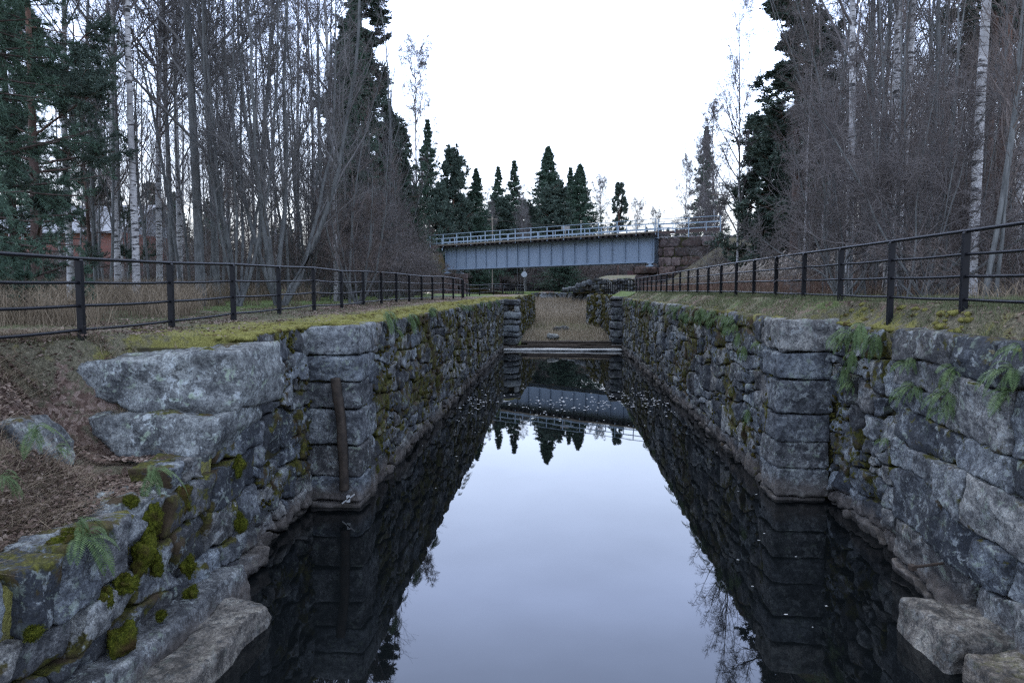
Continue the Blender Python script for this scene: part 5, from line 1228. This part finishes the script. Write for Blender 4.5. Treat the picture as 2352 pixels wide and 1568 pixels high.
def clumpy(X, Y, sc, th, sd): return fbm(np.stack([X*sc, Y*sc, 0*X], -1), 3, sd) > th
def scatter(n, x0, x1, y0, y1, pw=1.6):
    Y = y0+(y1-y0)*rg.random(n)**pw; X = rg.uniform(x0, x1, n); return X, Y
# right bank grass
X, Y = scatter(60000, 4.3, 6.6, 5, 45); k = (X > np.vectorize(ledge_r)(Y)+.12) & clumpy(X, Y, 2.2, -.25, 4); blades('bank_grass', 'rough pale green grass along the right bank', X[k], Y[k], .13, .0035, M_GRASS, 1)
X, Y = scatter(30000, -9, -4.4, 8.2, 40); k = (X < np.vectorize(ledge_l)(Y)-.7) & clumpy(X, Y, 1.6, .05, 6); blades('bank_grass', 'sparse short grass among the leaves on the left bank', X[k], Y[k], .07, .003, M_GRASS, 2)
# tall dry grass behind the left fence
X, Y = scatter(70000, -26, -7.4, 10.5, 26, 1.2); k = clumpy(X, Y, .5, -.1, 8) & (X < -7.6-.12*(Y-12)); blades('dry_grass', 'tall brown dry grass behind the left fence', X[k], Y[k], .75, .005, M_DRY, 3, .5)
X, Y = scatter(60000, 6.6, 22, 7.5, 40, 1.3); k = clumpy(X, Y, .6, -.3, 9); blades('dry_grass', 'brown dead undergrowth behind the right fence', X[k], Y[k], .42, .005, M_DRY, 4, .6)
# slope at the left foreground
X, Y = scatter(26000, -8, -4.6, 4.4, 8.6, 1); k = clumpy(X, Y, 1.8, .06, 10) & (X > -.92*Y-.5); blades('dry_grass', 'matted brown grass on the leafy slope at the lower left', X[k], Y[k], .20, .0032, M_DRY, 5, 1.6)
# basin grass
xb = rg.uniform(-12, 9, 90000); yb = 44.8+40*rg.random(90000)**1.1; k = ((abs(xb-.3) < 2.9) | (yb > 60)) & ((yb < 84)); xb, yb = xb[k], yb[k]
zb = np.interp(yb, [44.6, 46, 50, 60, 75, 86], [.3, .55, .75, .95, 1.75, 2.1]); tall = sstep(56, 64, yb); kk = (rg.random(len(xb)) < .25+.75*tall) | (yb < 50)
blades('basin_reeds', 'pale brown reeds and dead grass filling the dry basin', xb[kk], yb[kk], (.32+.75*tall)[kk], .012, M_STRAW, 6, .25, zb[kk], 'reeds')
k2 = rg.random(len(xb)) < .3; k2 &= (yb < 60); blades('basin_grass', 'short green grass on the floor of the dry basin', xb[k2], yb[k2], .16, .01, M_GRASS, 7, .4, zb[k2])
# reeds with plumes behind the right fence
def reeds(X, Y, label, sd, h=1.7):
    rg = np.random.default_rng(sd); n = len(X); Z = height(X, Y); blades('reed_stems', label, X, Y, h, .006, M_DRY, sd, .12)
    m_ = MB(); b = np.stack([X, Y, Z+h*rg.uniform(.75, 1.15, n)], 1); P = b[:, None]+np.cumsum(np.concatenate([np.zeros((n, 1, 3)), np.stack([rg.normal(.05, .03, (n, 3)), rg.normal(0, .03, (n, 3)), rg.normal(.07, .02, (n, 3))], 2).transpose(0, 1, 2)], 1), 1)
    P[:, -1, 2] -= .09; tubes(m_, P, np.array([[.008, .028, .024, .004]])*np.ones((n, 1)), 5); needles(m_, P, 12, .10, .006, rg, -.2)
    tag(ob('reed_plumes', m_.mesh('reed_plumes', M_REED)), label.replace('stems', 'plumes'), 'reeds', kind='stuff')
Y = rg.uniform(18, 44, 1500); X = 7.2+rg.random(1500)**1.3*3.6+.02*(Y-20); reeds(X, Y, 'pale reed stems behind the right fence below the pines', 8, 1.25)
X = 6.9+rg.random(40000)*5.5; Y = rg.uniform(17, 60, 40000); blades('dry_grass', 'russet dead grass under the reeds behind the right fence', X, Y, .75, .007, mat_leafy('russet grass', [(.09, .055, .04), (.16, .10, .075), (.24, .17, .13)], scale=1.5), 9, .3)

# fallen leaves
def leaves(name, label, X, Y, size, sd, zoff=.008):
    rg = np.random.default_rng(sd); n = len(X); c = np.stack([X, Y, gz(X, Y)+zoff+rg.random(n)*.015], 1); a = rg.uniform(0, 2*pi, n); nrm = rg.normal(0, .38, (n, 3)); nrm[:, 2] = 1; nrm /= np.linalg.norm(nrm, axis=1, keepdims=True)
    u = np.stack([np.cos(a), np.sin(a), 0*a], 1); u -= (u*nrm).sum(1, keepdims=True)*nrm; u /= np.linalg.norm(u, axis=1, keepdims=True); v = np.cross(nrm, u); s = (size*rg.uniform(.5, 1.2, n))[:, None]
    cu = nrm*s*rg.uniform(-.1, .35, (n, 1)); V = np.concatenate([c-u*s, c+v*s*.6+cu-u*s*.2, c+u*s*.5+v*s*.35+cu*.5, c+u*s*1.1, c+u*s*.5-v*s*.35+cu*.5, c-v*s*.6+cu-u*s*.2]); I = np.arange(n)
    m_ = MB(); m_.add(V, np.stack([I, I+n*5, I+n*4, I+n*3], 1)); m_.more(np.stack([I, I+n*3, I+n*2, I+n], 1), 0)
    tag(ob(name, m_.mesh(name, M_LEAF)), label, 'fallen leaves', kind='stuff')
X, Y = scatter(26000, -8.2, -4.2, 8.2, 34, 1.5); dd = np.vectorize(ledge_l)(Y)-X; k = (dd > .15) & ((clumpy(X, Y, 1.3, -.1, 14) & (dd > 1.2)) | (rg.random(len(X)) < .16)); leaves('fallen_leaves', 'brown fallen leaves scattered over the mossy left bank', X[k], Y[k], .026, 21)
X, Y = scatter(26000, -8.5, -4.35, 4.2, 8.6, 1); k = clumpy(X, Y, 1.6, -.22, 15) & ((gz(X, Y) < 3.2) | (rg.random(len(X)) < .18)); leaves('fallen_leaves', 'thick litter of pinkish brown leaves on the slope at the lower left', X[k], Y[k], .032, 22, .07)
X, Y = scatter(9000, 4.3, 6.4, 5, 24, 1.5); k = (X > np.vectorize(ledge_r)(Y)+.1) & clumpy(X, Y, 1.6, .0, 16); leaves('fallen_leaves', 'fallen leaves in the grass of the right bank', X[k], Y[k], .026, 23)
# moss tufts along the wall edges
m_ = MB(); Yt = 8.3+35*rg.random(2600)**1.5; Xt = np.vectorize(ledge_l)(Yt)-.02-.5*rg.random(2600)**2.2; blobs(m_, np.stack([Xt, Yt, gz(Xt, Yt)-.015], 1), rg.uniform(.02, .065, 2600), 6, (1.4, 1.4, .7))
M_EDGE = mat_moss('edge moss', (.09, .085, .028), (.20, .19, .055), (.33, .31, .10)); tag(ob('edge_moss', m_.mesh('edge_moss', M_EDGE, True)), 'yellow green moss fringe along the top of the left wall', 'moss', kind='stuff')
m_ = MB(); Yt = 5+39*rg.random(1500)**1.5; Xt = np.vectorize(ledge_r)(Yt)+.02+.4*rg.random(1500)**2; k = clumpy(Xt, Yt, 1.2, -.1, 17); blobs(m_, np.stack([Xt, Yt, gz(Xt, Yt)-.015], 1)[k], rg.uniform(.02, .06, 1500)[k], 7, (1.4, 1.4, .7))
tag(ob('edge_moss', m_.mesh('edge_moss', M_EDGE, True)), 'patchy moss fringe along the top of the right wall', 'moss', kind='stuff')

# foam flecks and floating bits on the water
def flecks(name, label, X, Y, r, mat, sd):
    rg = np.random.default_rng(sd); n = len(X); a = np.arange(7)*2*pi/7; rr = r[:, None]*rg.uniform(.6, 1.2, (n, 7)); V = np.stack([X[:, None]+rr*np.cos(a)*1.7, Y[:, None]+rr*np.sin(a), np.full((n, 7), .005)], -1)
    c = np.stack([X, Y, np.full(n, .012)], 1); m_ = MB(); m_.add(np.concatenate([V.reshape(-1, 3), c]), []) if False else None
    V = np.concatenate([V.reshape(-1, 3), c]); I = np.arange(n*7).reshape(n, 7); F = np.stack([I, np.roll(I, -1, 1), np.repeat((n*7+np.arange(n))[:, None], 7, 1)], -1).reshape(-1, 3); m_.add(V, F)
    tag(ob(name, m_.mesh(name, mat)), label, 'foam' if 'foam' in name else 'floating debris', kind='stuff')
n = 380; Yf = rg.normal(23.5, 1.6, n); Yf = np.clip(Yf, 19.5, 29); Xf = rg.uniform(-3.4, 3.7, n); k = fbm(np.stack([Xf*.5, Yf*1.2, 0*Xf], -1), 3, 44) > -.25; flecks('foam', 'white foam flecks drifting across the dark water', Xf[k], Yf[k], rg.uniform(.010, .034, n)[k], M_FOAM, 50)
n = 55; Yf = rg.uniform(6.5, 40, n); Xf = np.where(rg.random(n) < .5, rg.uniform(-3.6, -2.2, n), rg.uniform(2.4, 4.1, n)); flecks('floating_leaves', 'tiny pale leaf bits floating near the walls', Xf, Yf, rg.uniform(.006, .016, n), M_PALEWOOD, 51)

print('objects', len(S.objects), 'tris', sum(len(m.polygons) for m in bpy.data.meshes))
